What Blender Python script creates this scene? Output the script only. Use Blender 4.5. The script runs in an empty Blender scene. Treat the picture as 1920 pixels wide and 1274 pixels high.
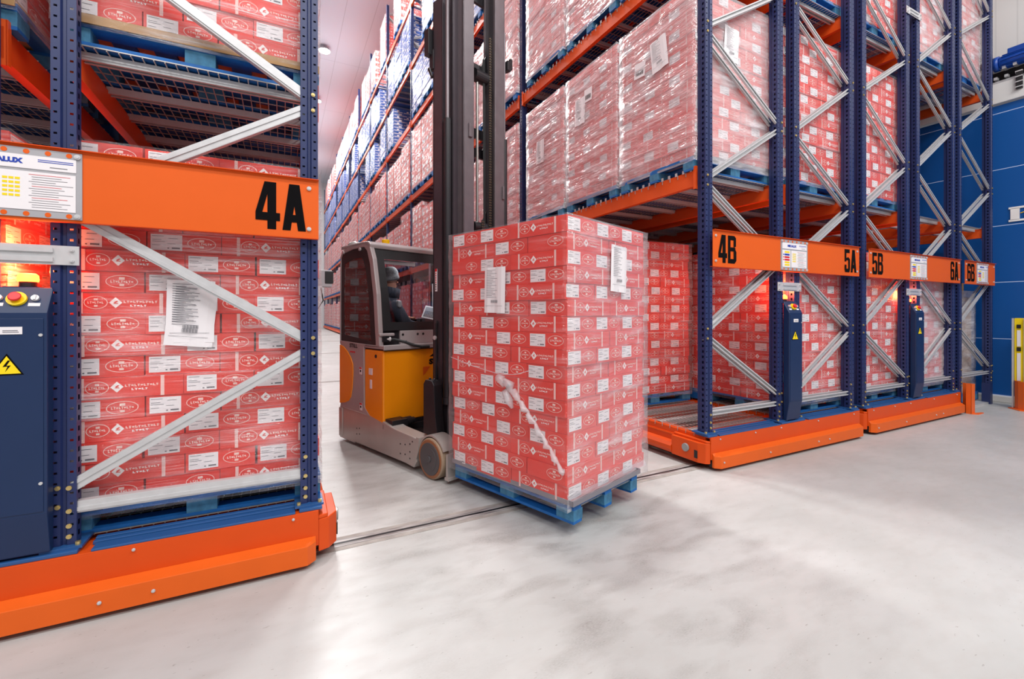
import bpy, bmesh, math, random
from mathutils import Vector, Matrix, noise
random.seed(7)
S = bpy.context.scene
COL = S.collection
PI = math.pi

# ------------------------------------------------------------------ camera
FPX, YAW, HORIZ, CAMH = 842.0, math.radians(27.05), 587.0, 1.43
cam_d = bpy.data.cameras.new('camera'); cam = bpy.data.objects.new('camera', cam_d); COL.objects.link(cam)
cam.location = (0, 0, CAMH); cam.rotation_euler = (PI/2, 0, -YAW)
cam_d.sensor_width = 36.0; cam_d.lens = 36.0*FPX/1920.0
cam_d.shift_y = -(637.0-HORIZ)/1920.0
cam_d.clip_start = 0.05; cam_d.clip_end = 200
S.camera = cam

# ------------------------------------------------------------------ world, lights, exposure
w = bpy.data.worlds.new('world'); S.world = w; w.use_nodes = True
bg = w.node_tree.nodes['Background']; bg.inputs[0].default_value = (0.98, 0.97, 1.0, 1); bg.inputs[1].default_value = 0.42
S.view_settings.view_transform = 'Standard'; S.view_settings.look = 'None'
S.view_settings.exposure = -0.06; S.view_settings.gamma = 1.0; S.view_settings.use_curve_mapping = False
def area(name, loc, size, power, rot=(0,0,0), col=(1,0.985,0.97), sy=None):
    l = bpy.data.lights.new(name, 'AREA'); l.energy = power; l.color = col
    if sy: l.shape = 'RECTANGLE'; l.size = size; l.size_y = sy
    else: l.shape = 'DISK'; l.size = size
    o = bpy.data.objects.new(name, l); COL.objects.link(o); o.location = loc; o.rotation_euler = rot
    return o
CEIL = 14.0
for y in (6.0, 12.0, 17.5, 22.9, 28.5, 34.0, 39.5):
    area('aisle_lamp_light', (1.75, y, CEIL-0.35), 0.9, 580)
for y in (6.0, 14.0, 22.9, 31.0, 39.5):  # added lights without fixtures, facing up to brighten the ceiling
    area('ceiling_fill_light', (1.75, y, CEIL-3.5), 3.0, 70, (PI, 0, 0))
for x in (-4.0, 1.5, 7.0):  # unseen area lights put over the front aisle as frontal fill
    area('front_fill_light', (x, -1.6, 9.0), 2.4, 250, (math.radians(22), 0, 0), sy=1.2)
    area('front_fill_light', (x, -6.0, 9.0), 2.4, 250, (math.radians(40), 0, 0), sy=1.2)

# ------------------------------------------------------------------ materials
def lin(c):
    return tuple(((v/255)/12.92 if v/255 <= 0.04045 else ((v/255+0.055)/1.055)**2.4) for v in c)+(1.0,)
def nodes(name):
    m = bpy.data.materials.new(name); m.use_nodes = True
    nt = m.node_tree; b = nt.nodes['Principled BSDF']; return m, nt, b
def N(nt, t, **k):
    n = nt.nodes.new(t)
    for a, v in k.items(): setattr(n, a, v)
    return n
def mathn(nt, op, a, b=None, c=None, clamp=False):
    n = N(nt, 'ShaderNodeMath', operation=op); n.use_clamp = clamp
    for i, v in enumerate((a, b, c)):
        if v is None: continue
        if isinstance(v, (int, float)): n.inputs[i].default_value = v
        else: nt.links.new(v, n.inputs[i])
    return n.outputs[0]
def mixc(nt, f, a, b):
    n = N(nt, 'ShaderNodeMix', data_type='RGBA')
    for s, v in ((0, f), (6, a), (7, b)):
        if isinstance(v, (int, float)): n.inputs[s].default_value = v
        elif isinstance(v, tuple): n.inputs[s].default_value = v
        else: nt.links.new(v, n.inputs[s])
    return n.outputs[2]
def pbr(name, c, rough=0.5, metal=0.0, var=0.06, scale=6.0, bump=0.0, spec=0.5):
    m, nt, b = nodes(name); L = lin(c)
    tc = N(nt, 'ShaderNodeTexCoord'); nz = N(nt, 'ShaderNodeTexNoise'); nz.inputs['Scale'].default_value = scale; nz.inputs['Detail'].default_value = 3
    nt.links.new(tc.outputs['Object'], nz.inputs['Vector'])
    a = tuple(max(0, v*(1-var*2)) for v in L[:3])+(1,); d = tuple(min(1, v*(1+var*2)) for v in L[:3])+(1,)
    nt.links.new(mixc(nt, nz.outputs['Fac'], a, d), b.inputs['Base Color'])
    r = mathn(nt, 'MULTIPLY_ADD', nz.outputs['Fac'], 0.12, rough-0.06); nt.links.new(r, b.inputs['Roughness'])
    b.inputs['Metallic'].default_value = metal; b.inputs['Specular IOR Level'].default_value = spec
    if bump:
        bn = N(nt, 'ShaderNodeBump'); bn.inputs['Strength'].default_value = bump; bn.inputs['Distance'].default_value = 0.01
        nt.links.new(nz.outputs['Fac'], bn.inputs['Height']); nt.links.new(bn.outputs[0], b.inputs['Normal'])
    return m
def emit(name, c, s):
    m, nt, b = nodes(name); b.inputs['Base Color'].default_value = lin(c)
    b.inputs['Emission Color'].default_value = lin(c); b.inputs['Emission Strength'].default_value = s; return m
M = {}
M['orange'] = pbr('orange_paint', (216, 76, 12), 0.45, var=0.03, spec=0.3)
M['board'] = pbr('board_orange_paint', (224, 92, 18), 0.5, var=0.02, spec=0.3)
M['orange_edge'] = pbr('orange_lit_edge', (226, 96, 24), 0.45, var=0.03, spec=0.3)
M['beam'] = pbr('beam_orange_paint', (226, 84, 18), 0.45, var=0.04)
M['blue'] = pbr('blue_paint', (38, 84, 140), 0.4, var=0.04)
M['navy'] = pbr('navy_paint', (12, 40, 80), 0.45, var=0.03)
M['galv'] = pbr('galvanised_steel', (206, 205, 206), 0.42, 0.35, var=0.06, scale=20)
M['wire'] = pbr('galvanised_wire', (186, 184, 180), 0.4, 0.5)
M['zinc'] = pbr('yellow_zinc_bolt', (214, 190, 130), 0.3, 0.8)
M['black'] = pbr('black_plastic', (24, 24, 27), 0.5)
M['darkmetal'] = pbr('dark_mast_steel', (74, 66, 72), 0.33, 0.35, var=0.06, scale=8)
M['mastgrey'] = pbr('worn_mast_steel', (112, 104, 108), 0.33, 0.45, var=0.08, scale=10)
M['castblack'] = pbr('cast_black_steel', (38, 36, 40), 0.4, 0.2, bump=0.2)
M['truckorange'] = pbr('truck_orange', (250, 148, 10), 0.35, var=0.02)
M['truckgrey'] = pbr('truck_grey', (172, 162, 162), 0.38, 0.1, var=0.03)
M['leggrey'] = pbr('leg_silver_paint', (178, 170, 165), 0.36, 0.25, var=0.06, bump=0.05)
M['tire'] = pbr('polyurethane_tyre', (156, 134, 112), 0.6, var=0.1)
M['tirering'] = pbr('tyre_ring_brown', (150, 96, 60), 0.5)
M['hub'] = pbr('wheel_hub_grey', (78, 76, 78), 0.5)
M['paper'] = pbr('paper_white', (236, 230, 232), 0.7, var=0.01)
M['ink'] = pbr('printed_ink', (110, 108, 114), 0.7)
M['inkdark'] = pbr('dark_ink', (14, 12, 14), 0.9, spec=0.1)
M['print'] = pbr('carton_white_print', (246, 206, 196), 0.6)
M['whiteprint'] = pbr('carton_bright_print', (250, 240, 238), 0.6)
M['tape'] = pbr('carton_tape', (240, 196, 190), 0.35)
M['yellow'] = pbr('signal_yellow', (250, 214, 10), 0.45)
M['red'] = pbr('signal_red', (214, 30, 34), 0.4)
M['bluelbl'] = pbr('label_blue', (28, 62, 170), 0.5)
M['kraft'] = pbr('kraft_board', (176, 136, 92), 0.8)
M['greyplate'] = pbr('grey_plate', (166, 164, 168), 0.5)
M['tray'] = pbr('grey_tray_board', (128, 124, 132), 0.4)
M['cloth'] = pbr('navy_work_jacket', (54, 58, 72), 0.85, var=0.12, scale=30, bump=0.3)
M['trouser'] = pbr('dark_trousers', (28, 30, 38), 0.9)
M['knit'] = pbr('grey_knit', (120, 122, 126), 0.95, var=0.2, scale=90, bump=0.6)
M['skin'] = pbr('skin', (196, 140, 118), 0.55, var=0.04)
M['seat'] = pbr('dark_seat_fabric', (46, 40, 46), 0.8)
M['white'] = pbr('white_panel', (222, 220, 218), 0.5, var=0.01)
M['motor'] = pbr('motor_blue', (16, 70, 160), 0.35)
M['rubber'] = pbr('rubber_hose', (20, 20, 22), 0.6)
M['guard'] = pbr('guard_orange', (240, 104, 30), 0.45)
M['lamp'] = emit('lamp_white', (255, 252, 246), 22)
M['beacon_red'] = emit('beacon_red_lit', (255, 60, 22), 26)
M['amber'] = pbr('amber_lens', (246, 190, 14), 0.25)
M['greylens'] = pbr('grey_lens', (150, 150, 148), 0.2)
M['steelrod'] = pbr('chrome_rod', (200, 196, 190), 0.2, 0.9)
M['chain'] = pbr('chain_steel', (120, 104, 88), 0.4, 0.7)

# cartons: printed board, small variation from carton to carton
def carton_mat(name, c):
    m, nt, b = nodes(name); L = lin(c)
    oi = N(nt, 'ShaderNodeObjectInfo'); tc = N(nt, 'ShaderNodeTexCoord'); nz = N(nt, 'ShaderNodeTexNoise'); nz.inputs['Scale'].default_value = 9
    nt.links.new(tc.outputs['Object'], nz.inputs['Vector'])
    f = mathn(nt, 'MULTIPLY_ADD', oi.outputs['Random'], 0.5, mathn(nt, 'MULTIPLY', nz.outputs['Fac'], 0.5))
    a = tuple(v*0.86 for v in L[:3])+(1,); d = tuple(min(1, v*1.12+0.004) for v in L[:3])+(1,)
    nt.links.new(mixc(nt, f, a, d), b.inputs['Base Color']); b.inputs['Roughness'].default_value = 0.45
    return m
M['carton'] = carton_mat('red_carton', (228, 46, 28))
M['cartonblue'] = carton_mat('blue_carton', (30, 84, 176))
M['pallet_blue'] = pbr('blue_pallet_wood', (14, 96, 168), 0.65, var=0.18, scale=14, bump=0.3)
M['pallet_worn'] = pbr('worn_blue_pallet_wood', (60, 116, 150), 0.75, var=0.35, scale=22, bump=0.4)

def film_mat(name, haze, streak, fscale=1.0, rough=0.16, graze=0.25):
    m = bpy.data.materials.new(name); m.use_nodes = True; nt = m.node_tree
    for n in list(nt.nodes): nt.nodes.remove(n)
    out = N(nt, 'ShaderNodeOutputMaterial'); tc = N(nt, 'ShaderNodeTexCoord'); oi = N(nt, 'ShaderNodeObjectInfo')
    mp = N(nt, 'ShaderNodeMapping'); mp.inputs['Scale'].default_value = (1.6, 1.6, 34*fscale); mp.inputs['Rotation'].default_value = (0.06, 0.05, 0)
    off = N(nt, 'ShaderNodeCombineXYZ'); nt.links.new(mathn(nt, 'MULTIPLY', oi.outputs['Random'], 40.0), off.inputs[0]); nt.links.new(off.outputs[0], mp.inputs['Location'])
    nt.links.new(tc.outputs['Object'], mp.inputs['Vector'])
    n1 = N(nt, 'ShaderNodeTexNoise'); n1.inputs['Scale'].default_value = 1.0; n1.inputs['Detail'].default_value = 4; n1.inputs['Roughness'].default_value = 0.65
    nt.links.new(mp.outputs[0], n1.inputs['Vector'])
    mp2 = N(nt, 'ShaderNodeMapping'); mp2.inputs['Scale'].default_value = (2.2, 2.2, 5.0); mp2.inputs['Rotation'].default_value = (0.35, 0.35, 0)
    nt.links.new(off.outputs[0], mp2.inputs['Location']); nt.links.new(tc.outputs['Object'], mp2.inputs['Vector'])
    n2 = N(nt, 'ShaderNodeTexNoise'); n2.inputs['Scale'].default_value = 1.3; n2.inputs['Detail'].default_value = 3
    nt.links.new(mp2.outputs[0], n2.inputs['Vector'])
    s = mathn(nt, 'MULTIPLY_ADD', n1.outputs['Fac'], 3.2, -1.35, clamp=True)
    p = mathn(nt, 'MULTIPLY_ADD', n2.outputs['Fac'], 3.6, -1.45, clamp=True)
    f = mathn(nt, 'MULTIPLY_ADD', mathn(nt, 'MULTIPLY', s, p), streak, haze)
    lw = N(nt, 'ShaderNodeLayerWeight'); lw.inputs['Blend'].default_value = 0.28
    f = mathn(nt, 'MULTIPLY_ADD', lw.outputs['Facing'], graze, f, clamp=True)
    bmp = N(nt, 'ShaderNodeBump'); bmp.inputs['Strength'].default_value = 0.9; bmp.inputs['Distance'].default_value = 0.02
    h = mathn(nt, 'ADD', n1.outputs['Fac'], mathn(nt, 'MULTIPLY', n2.outputs['Fac'], 2.0)); nt.links.new(h, bmp.inputs['Height'])
    tr = N(nt, 'ShaderNodeBsdfTransparent'); pb = N(nt, 'ShaderNodeBsdfPrincipled')
    pb.inputs['Base Color'].default_value = (0.93, 0.9, 0.93, 1); pb.inputs['Roughness'].default_value = rough; pb.inputs['Specular IOR Level'].default_value = 0.9
    nt.links.new(bmp.outputs[0], pb.inputs['Normal'])
    gl = N(nt, 'ShaderNodeBsdfGlossy'); gl.inputs['Roughness'].default_value = 0.12; nt.links.new(bmp.outputs[0], gl.inputs['Normal'])
    mx = N(nt, 'ShaderNodeMixShader'); nt.links.new(f, mx.inputs[0]); nt.links.new(tr.outputs[0], mx.inputs[1]); nt.links.new(pb.outputs[0], mx.inputs[2])
    mg = N(nt, 'ShaderNodeMixShader'); mg.inputs[0].default_value = 0.055; nt.links.new(mx.outputs[0], mg.inputs[1]); nt.links.new(gl.outputs[0], mg.inputs[2])
    nt.links.new(mg.outputs[0], out.inputs[0]); return m
M['film'] = film_mat('stretch_film', 0.02, 0.75, 1.7)
M['film_clear'] = film_mat('thin_stretch_film', 0.01, 0.22)
M['film_heavy'] = film_mat('thick_stretch_film', 0.26, 0.6, 0.5)  # film haze made whiter, with lamp glare on the aisle loads painted in
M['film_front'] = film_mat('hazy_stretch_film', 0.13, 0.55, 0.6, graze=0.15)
M['film_far'] = film_mat('distant_stretch_film', 0.0, 0.40, graze=0.04)
M['film_knot'] = film_mat('bunched_film', 0.30, 0.45)

def glass_mat(name, tint, alpha, refl=0.12):
    m = bpy.data.materials.new(name); m.use_nodes = True; nt = m.node_tree
    for n in list(nt.nodes): nt.nodes.remove(n)
    out = N(nt, 'ShaderNodeOutputMaterial'); tr = N(nt, 'ShaderNodeBsdfTransparent'); tr.inputs[0].default_value = tint
    gl = N(nt, 'ShaderNodeBsdfGlossy'); gl.inputs['Roughness'].default_value = 0.03
    fr = N(nt, 'ShaderNodeFresnel'); fr.inputs[0].default_value = 1.5
    mx = N(nt, 'ShaderNodeMixShader'); nt.links.new(mathn(nt, 'MULTIPLY_ADD', fr.outputs[0], 0.9, refl*0.5, clamp=True), mx.inputs[0])
    nt.links.new(tr.outputs[0], mx.inputs[1]); nt.links.new(gl.outputs[0], mx.inputs[2]); nt.links.new(mx.outputs[0], out.inputs[0]); return m
M['glass'] = glass_mat('clear_glazing', (0.94, 0.94, 0.96, 1), 1)
M['glassdark'] = glass_mat('tinted_glazing', (0.78, 0.60, 0.64, 1), 1, 0.2)

# perforated post steel: slots cut out by transparency, driven by UV in metres
def post_mat():
    m, nt, b = nodes('perforated_navy_steel'); uv = N(nt, 'ShaderNodeUVMap'); sep = N(nt, 'ShaderNodeSeparateXYZ'); nt.links.new(uv.outputs[0], sep.inputs[0])
    u, v = sep.outputs[0], sep.outputs[1]
    vv = mathn(nt, 'ABSOLUTE', mathn(nt, 'SUBTRACT', mathn(nt, 'FRACT', mathn(nt, 'MULTIPLY', v, 20.0)), 0.5))
    hv = mathn(nt, 'LESS_THAN', vv, 0.10); hv2 = mathn(nt, 'LESS_THAN', vv, 0.24)
    hu = mathn(nt, 'LESS_THAN', mathn(nt, 'ABSOLUTE', mathn(nt, 'SUBTRACT', mathn(nt, 'ABSOLUTE', u), 0.025)), 0.0065)
    hu2 = mathn(nt, 'LESS_THAN', mathn(nt, 'ABSOLUTE', mathn(nt, 'SUBTRACT', u, 1.028)), 0.009)
    hole = mathn(nt, 'MAXIMUM', mathn(nt, 'MULTIPLY', hv, hu), mathn(nt, 'MULTIPLY', hv2, hu2))
    b.inputs['Base Color'].default_value = lin((34, 46, 92)); b.inputs['Roughness'].default_value = 0.42
    tr = N(nt, 'ShaderNodeBsdfTransparent'); mx = N(nt, 'ShaderNodeMixShader'); out = nt.nodes['Material Output']
    nt.links.new(hole, mx.inputs[0]); nt.links.new(b.outputs[0], mx.inputs[1]); nt.links.new(tr.outputs[0], mx.inputs[2]); nt.links.new(mx.outputs[0], out.inputs[0])
    return m
M['post'] = post_mat()
M['postplain'] = pbr('navy_post_steel', (34, 46, 92), 0.42, var=0.03)

def floor_mat():
    m, nt, b = nodes('polished_concrete'); tc = N(nt, 'ShaderNodeTexCoord'); g = tc.outputs['Object']
    def nz(sc, det, rot=0.0, st=(1,1,1), dist=0):
        mp = N(nt, 'ShaderNodeMapping'); mp.inputs['Scale'].default_value = st; mp.inputs['Rotation'].default_value = (0,0,rot); nt.links.new(g, mp.inputs[0])
        n = N(nt, 'ShaderNodeTexNoise'); n.inputs['Scale'].default_value = sc; n.inputs['Detail'].default_value = det; n.inputs['Distortion'].default_value = dist
        nt.links.new(mp.outputs[0], n.inputs['Vector']); return n.outputs['Fac']
    a = nz(0.9, 6, 0, (1,1,1), 0.4); c = nz(5, 6, 0.5, (1, 2.2, 1)); d = nz(2.6, 10, 1.9, (1, 2.6, 1), 0.3); e = nz(40, 2)
    base = mixc(nt, mathn(nt, 'MULTIPLY_ADD', a, 2.2, -0.6, clamp=True), lin((177, 178, 175)), lin((199, 200, 198)))
    base = mixc(nt, mathn(nt, 'MULTIPLY', mathn(nt, 'MULTIPLY_ADD', c, 3.5, -1.6, clamp=True), 0.22), base, lin((160, 152, 146)))
    # tyre scuffs, concentrated where trucks turn at the aisle mouth
    sep = N(nt, 'ShaderNodeSeparateXYZ'); nt.links.new(g, sep.inputs[0])
    dx = mathn(nt, 'SUBTRACT', sep.outputs[0], 1.7); dy = mathn(nt, 'SUBTRACT', sep.outputs[1], 3.3)
    r2 = mathn(nt, 'ADD', mathn(nt, 'MULTIPLY', dx, dx), mathn(nt, 'MULTIPLY', mathn(nt, 'MULTIPLY', dy, dy), 0.35))
    fall = mathn(nt, 'MAXIMUM', mathn(nt, 'SUBTRACT', 1.0, mathn(nt, 'MULTIPLY', r2, 0.34)), 0.07)
    grit = nz(70, 10, 0.9, (1, 3.5, 1)); scuff = mathn(nt, 'MULTIPLY', mathn(nt, 'MULTIPLY', mathn(nt, 'MULTIPLY_ADD', d, 3.4, -1.55, clamp=True), fall), mathn(nt, 'MULTIPLY_ADD', grit, 1.8, -0.25, clamp=True))
    base = mixc(nt, mathn(nt, 'MULTIPLY', scuff, 0.85), base, lin((96, 86, 80)))
    sp = mathn(nt, 'MULTIPLY', mathn(nt, 'LESS_THAN', nz(26, 3, 0.4, (1, 2.5, 1)), 0.300), 0.4)
    base = mixc(nt, sp, base, lin((120, 112, 108)))
    # saw-cut joints
    j1 = mathn(nt, 'LESS_THAN', mathn(nt, 'ABSOLUTE', mathn(nt, 'SUBTRACT', mathn(nt, 'FRACT', mathn(nt, 'MULTIPLY_ADD', sep.outputs[1], 1/1.76, 0.42)), 0.5)), 0.0022)
    j1 = mathn(nt, 'MULTIPLY', j1, mathn(nt, 'GREATER_THAN', sep.outputs[1], 5.0))
    base = mixc(nt, mathn(nt, 'MULTIPLY', j1, 0.45), base, lin((110, 104, 100)))
    nt.links.new(base, b.inputs['Base Color'])
    nt.links.new(mathn(nt, 'MULTIPLY_ADD', c, 0.35, 0.24), b.inputs['Roughness'])
    bn = N(nt, 'ShaderNodeBump'); bn.inputs['Strength'].default_value = 0.08; bn.inputs['Distance'].default_value = 0.004
    nt.links.new(e, bn.inputs['Height']); nt.links.new(bn.outputs[0], b.inputs['Normal'])
    return m
M['floor'] = floor_mat()
def panel_mat(name, c, pitch, axis, seam=0.012, dark=0.72, rough=0.5):
    m, nt, b = nodes(name); tc = N(nt, 'ShaderNodeTexCoord'); sep = N(nt, 'ShaderNodeSeparateXYZ'); nt.links.new(tc.outputs['Object'], sep.inputs[0])
    L = lin(c); col = L
    cur = None
    for ax, pt in zip(axis, pitch):
        f = mathn(nt, 'LESS_THAN', mathn(nt, 'FRACT', mathn(nt, 'MULTIPLY', sep.outputs[ax], 1.0/pt)), seam/pt)
        cur = f if cur is None else mathn(nt, 'MAXIMUM', cur, f)
    nt.links.new(mixc(nt, cur, L, tuple(v*dark for v in L[:3])+(1,)), b.inputs['Base Color']); b.inputs['Roughness'].default_value = rough
    return m
M['ceil'] = panel_mat('ceiling_panels', (208, 212, 222), (1.15, 6.0), (0, 1), 0.03, 0.8, 0.42)
M['farwall'] = panel_mat('white_wall_panels', (214, 210, 212), (1.15,), (0,), 0.03, 0.8)
M['upwall'] = panel_mat('white_rib_panels', (226, 224, 222), (0.25,), (1,), 0.02, 0.9)

def curtain_mat():
    m, nt, b = nodes('blue_door_curtain'); tc = N(nt, 'ShaderNodeTexCoord'); sep = N(nt, 'ShaderNodeSeparateXYZ'); nt.links.new(tc.outputs['Object'], sep.inputs[0])
    z = sep.outputs[2]; f = mathn(nt, 'LESS_THAN', mathn(nt, 'ABSOLUTE', mathn(nt, 'SUBTRACT', mathn(nt, 'FRACT', mathn(nt, 'MULTIPLY_ADD', z, 1/0.91, -0.614)), 0.5)), 0.006)
    nt.links.new(mixc(nt, f, lin((0, 82, 158)), lin((190, 205, 240))), b.inputs['Base Color']); b.inputs['Roughness'].default_value = 0.45; return m
M['curtain'] = curtain_mat()
def rail_mat():
    m, nt, b = nodes('floor_rail_steel'); tc = N(nt, 'ShaderNodeTexCoord'); n = N(nt, 'ShaderNodeTexNoise'); n.inputs['Scale'].default_value = 7; n.inputs['Detail'].default_value = 6
    mp = N(nt, 'ShaderNodeMapping'); mp.inputs['Scale'].default_value = (0.6, 6, 1); nt.links.new(tc.outputs['Object'], mp.inputs[0]); nt.links.new(mp.outputs[0], n.inputs['Vector'])
    nt.links.new(mixc(nt, mathn(nt, 'MULTIPLY_ADD', n.outputs['Fac'], 2.6, -0.8, clamp=True), lin((92, 84, 82)), lin((196, 192, 190))), b.inputs['Base Color'])
    b.inputs['Roughness'].default_value = 0.4; return m
M['rail'] = rail_mat()
M['grout'] = pbr('rail_grout', (158, 152, 146), 0.7, var=0.25, scale=9, bump=0.3)

# ------------------------------------------------------------------ mesh helpers
class MB:
    def __init__(s): s.v = []; s.f = []; s.m = []; s.uv = {}; s.M = Matrix.Identity(4); s.slots = []
    def slot(s, k):
        if k not in s.slots: s.slots.append(k)
        return s.slots.index(k)
    def pt(s, p): s.v.append(tuple(s.M @ Vector(p))); return len(s.v)-1
    def face(s, pts, mat, uv=None):
        i = [s.pt(p) for p in pts]; s.f.append(i); s.m.append(s.slot(mat))
        if uv: s.uv[len(s.f)-1] = uv
    def faces(s, pts, fs, mat):
        b = [s.pt(p) for p in pts]; k = s.slot(mat)
        for f in fs: s.f.append([b[j] for j in f]); s.m.append(k)
    def box(s, x0, x1, y0, y1, z0, z1, mat):
        s.faces([(x0,y0,z0),(x1,y0,z0),(x1,y1,z0),(x0,y1,z0),(x0,y0,z1),(x1,y0,z1),(x1,y1,z1),(x0,y1,z1)],
                [(0,3,2,1),(4,5,6,7),(0,1,5,4),(1,2,6,5),(2,3,7,6),(3,0,4,7)], mat); return s
    def prism(s, poly, ax, a, b, mat):
        # poly 2D in the plane of the two other axes (in order), extruded along ax from a to b
        def mk(p, t): q = list(p); q.insert(ax, t); return tuple(q)
        n = len(poly); P = [mk(p, a) for p in poly]+[mk(p, b) for p in poly]
        s.faces(P, [tuple(range(n))[::-1], tuple(range(n, 2*n))]+[(i, (i+1) % n, n+(i+1) % n, n+i) for i in range(n)], mat); return s
    def ring(s, A, B, ax, a, b, mat):
        def mk(p, t): q = list(p); q.insert(ax, t); return tuple(q)
        n = len(A); P = [mk(p, a) for p in A]+[mk(p, a) for p in B]+[mk(p, b) for p in A]+[mk(p, b) for p in B]; fs = []
        for i in range(n):
            j = (i+1) % n
            fs += [(i, j, n+j, n+i), (2*n+j, 2*n+i, 3*n+i, 3*n+j), (j, i, 2*n+i, 2*n+j), (n+i, n+j, 3*n+j, 3*n+i)]
        s.faces(P, fs, mat); return s
    def tube(s, pts, r, mat, n=8, cap=True):
        pts = [Vector(p) for p in pts]; rs = r if isinstance(r, (list, tuple)) else [r]*len(pts); P = []
        for i, p in enumerate(pts):
            d = (pts[min(i+1, len(pts)-1)]-pts[max(i-1, 0)]).normalized()
            a = d.cross(Vector((0,0,1))) if abs(d.z) < 0.95 else d.cross(Vector((1,0,0))); a.normalize(); b = d.cross(a)
            P += [tuple(p+(a*math.cos(2*PI*k/n)+b*math.sin(2*PI*k/n))*rs[i]) for k in range(n)]
        fs = [(i*n+k, i*n+(k+1) % n, (i+1)*n+(k+1) % n, (i+1)*n+k) for i in range(len(pts)-1) for k in range(n)]
        if cap: fs += [tuple(range(n))[::-1], tuple(range((len(pts)-1)*n, len(pts)*n))]
        s.faces(P, fs, mat); return s
    def cyl(s, c, ax, r, a, b, mat, n=20):
        P = []
        for t in (a, b):
            for k in range(n):
                q = [c[0]+r*math.cos(2*PI*k/n), c[1]+r*math.sin(2*PI*k/n)]; q.insert(ax, t); P.append(tuple(q))
        s.faces(P, [tuple(range(n))[::-1], tuple(range(n, 2*n))]+[(k, (k+1) % n, n+(k+1) % n, n+k) for k in range(n)], mat); return s
    def bar(s, p0, p1, wd, th, mat, up=(0,1,0)):
        # rectangular bar from p0 to p1; width wd across (in plane), thickness th along 'up'
        p0, p1 = Vector(p0), Vector(p1); d = (p1-p0).normalized(); u = Vector(up); a = d.cross(u).normalized(); P = []
        for p in (p0, p1):
            for i, j in ((-1,-1),(1,-1),(1,1),(-1,1)): P.append(tuple(p+a*(i*wd/2)+u*(j*th/2)))
        s.faces(P, [(0,3,2,1),(4,5,6,7),(0,1,5,4),(1,2,6,5),(2,3,7,6),(3,0,4,7)], mat); return s
    def mesh(s, name):
        me = bpy.data.meshes.new(name); me.from_pydata(s.v, [], s.f)
        for k in s.slots: me.materials.append(M[k])
        me.polygons.foreach_set('material_index', s.m)
        if s.uv:
            l = me.uv_layers.new(name='UVMap')
            for fi, uv in s.uv.items():
                for k, li in enumerate(me.polygons[fi].loop_indices): l.data[li].uv = uv[k]
        me.update(); return me
    def build(s, name, parent=None, bevel=0, smooth=False, segs=2, fix=False):
        me = s.mesh(name)
        if fix:
            bm = bmesh.new(); bm.from_mesh(me); bmesh.ops.recalc_face_normals(bm, faces=bm.faces); bm.to_mesh(me); bm.free()
        o = link(name, me, parent)
        if smooth: me.polygons.foreach_set('use_smooth', [True]*len(me.polygons))
        if bevel:
            b = o.modifiers.new('bevel', 'BEVEL'); b.width = bevel; b.segments = segs; b.limit_method = 'ANGLE'; b.angle_limit = 0.6
        return o
def link(name, me, parent=None, loc=(0,0,0), rz=0.0):
    o = bpy.data.objects.new(name, me); COL.objects.link(o); o.parent = parent; o.location = loc; o.rotation_euler = (0,0,rz); return o
def thing(name, label, cat, loc=(0,0,0), rz=0.0, group=None):
    o = bpy.data.objects.new(name, None); COL.objects.link(o); o.location = loc; o.rotation_euler = (0,0,rz); o.empty_display_size = 0.1
    o['label'] = label; o['category'] = cat
    if group: o['group'] = group
    return o
def tag(o, label, cat, group=None):
    o['label'] = label; o['category'] = cat
    if group: o['group'] = group
    return o
def struct(o): o['kind'] = 'structure'; return o
def text_mesh(body, h, bold=0.0, sx=1.0, shear=0.0):
    c = bpy.data.curves.new('lettering', 'FONT'); c.body = body; c.size = h/0.73; c.offset = bold; c.shear = shear; c.align_x = 'CENTER'; c.resolution_u = 3
    o = bpy.data.objects.new('lettering_tmp', c); COL.objects.link(o)
    me = bpy.data.meshes.new_from_object(o.evaluated_get(bpy.context.evaluated_depsgraph_get())); COL.objects.unlink(o); bpy.data.objects.remove(o)
    for v in me.vertices: v.co.x *= sx
    return me
def put_text(name, body, h, mat, parent, loc, rot, bold=0.0, sx=1.0, shear=0.0):
    me = text_mesh(body, h, bold, sx, shear); me.materials.clear(); me.materials.append(M[mat])
    o = link(name, me, parent, loc); o.rotation_euler = rot; return o

# ------------------------------------------------------------------ setting
X0M = 3.44            # aisle face of the right-hand module
MW = 2.49             # module width
XL1 = 0.183            # aisle face of the left-hand module
YF = 2.85             # front of the end frames
BAY = 3.53
NB = 12
YEND = YF+NB*BAY+0.1
mb = MB(); mb.face([(-14,-9,0),(16,-9,0),(16,47,0),(-14,47,0)], 'floor'); struct(mb.build('floor'))
mb = MB(); mb.face([(-14,-9,CEIL),(-14,47,CEIL),(16,47,CEIL),(16,-9,CEIL)], 'ceil'); struct(mb.build('ceiling'))
mb = MB(); mb.box(-14, 16, 46.9, 47.1, 0, CEIL, 'farwall'); struct(mb.build('wall_back'))
mb = MB(); mb.box(10.62, 10.8, -2.5, 46.8, 5.55, CEIL, 'upwall'); mb.box(10.62, 10.8, 6.0, 46.8, 0, 5.55, 'upwall'); struct(mb.build('wall_right'))
def rail(y, x0, x1, n):
    mb = MB(); mb.box(x0, x1, y-0.085, y+0.085, 0.0, 0.002, 'grout'); mb.box(x0, x1, y-0.045, y-0.012, 0.0, 0.004, 'rail'); mb.box(x0, x1, y+0.012, y+0.045, 0.0, 0.004, 'rail'); mb.box(x0, x1, y-0.012, y+0.012, 0.0, 0.003, 'black')
    struct(mb.build(n))
rail(2.96, -6, 9.9, 'trim_1')
for i in range(1, 5): rail(2.96+i*2*BAY, -6, 9.9, 'trim_%d' % (i+1))
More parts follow.
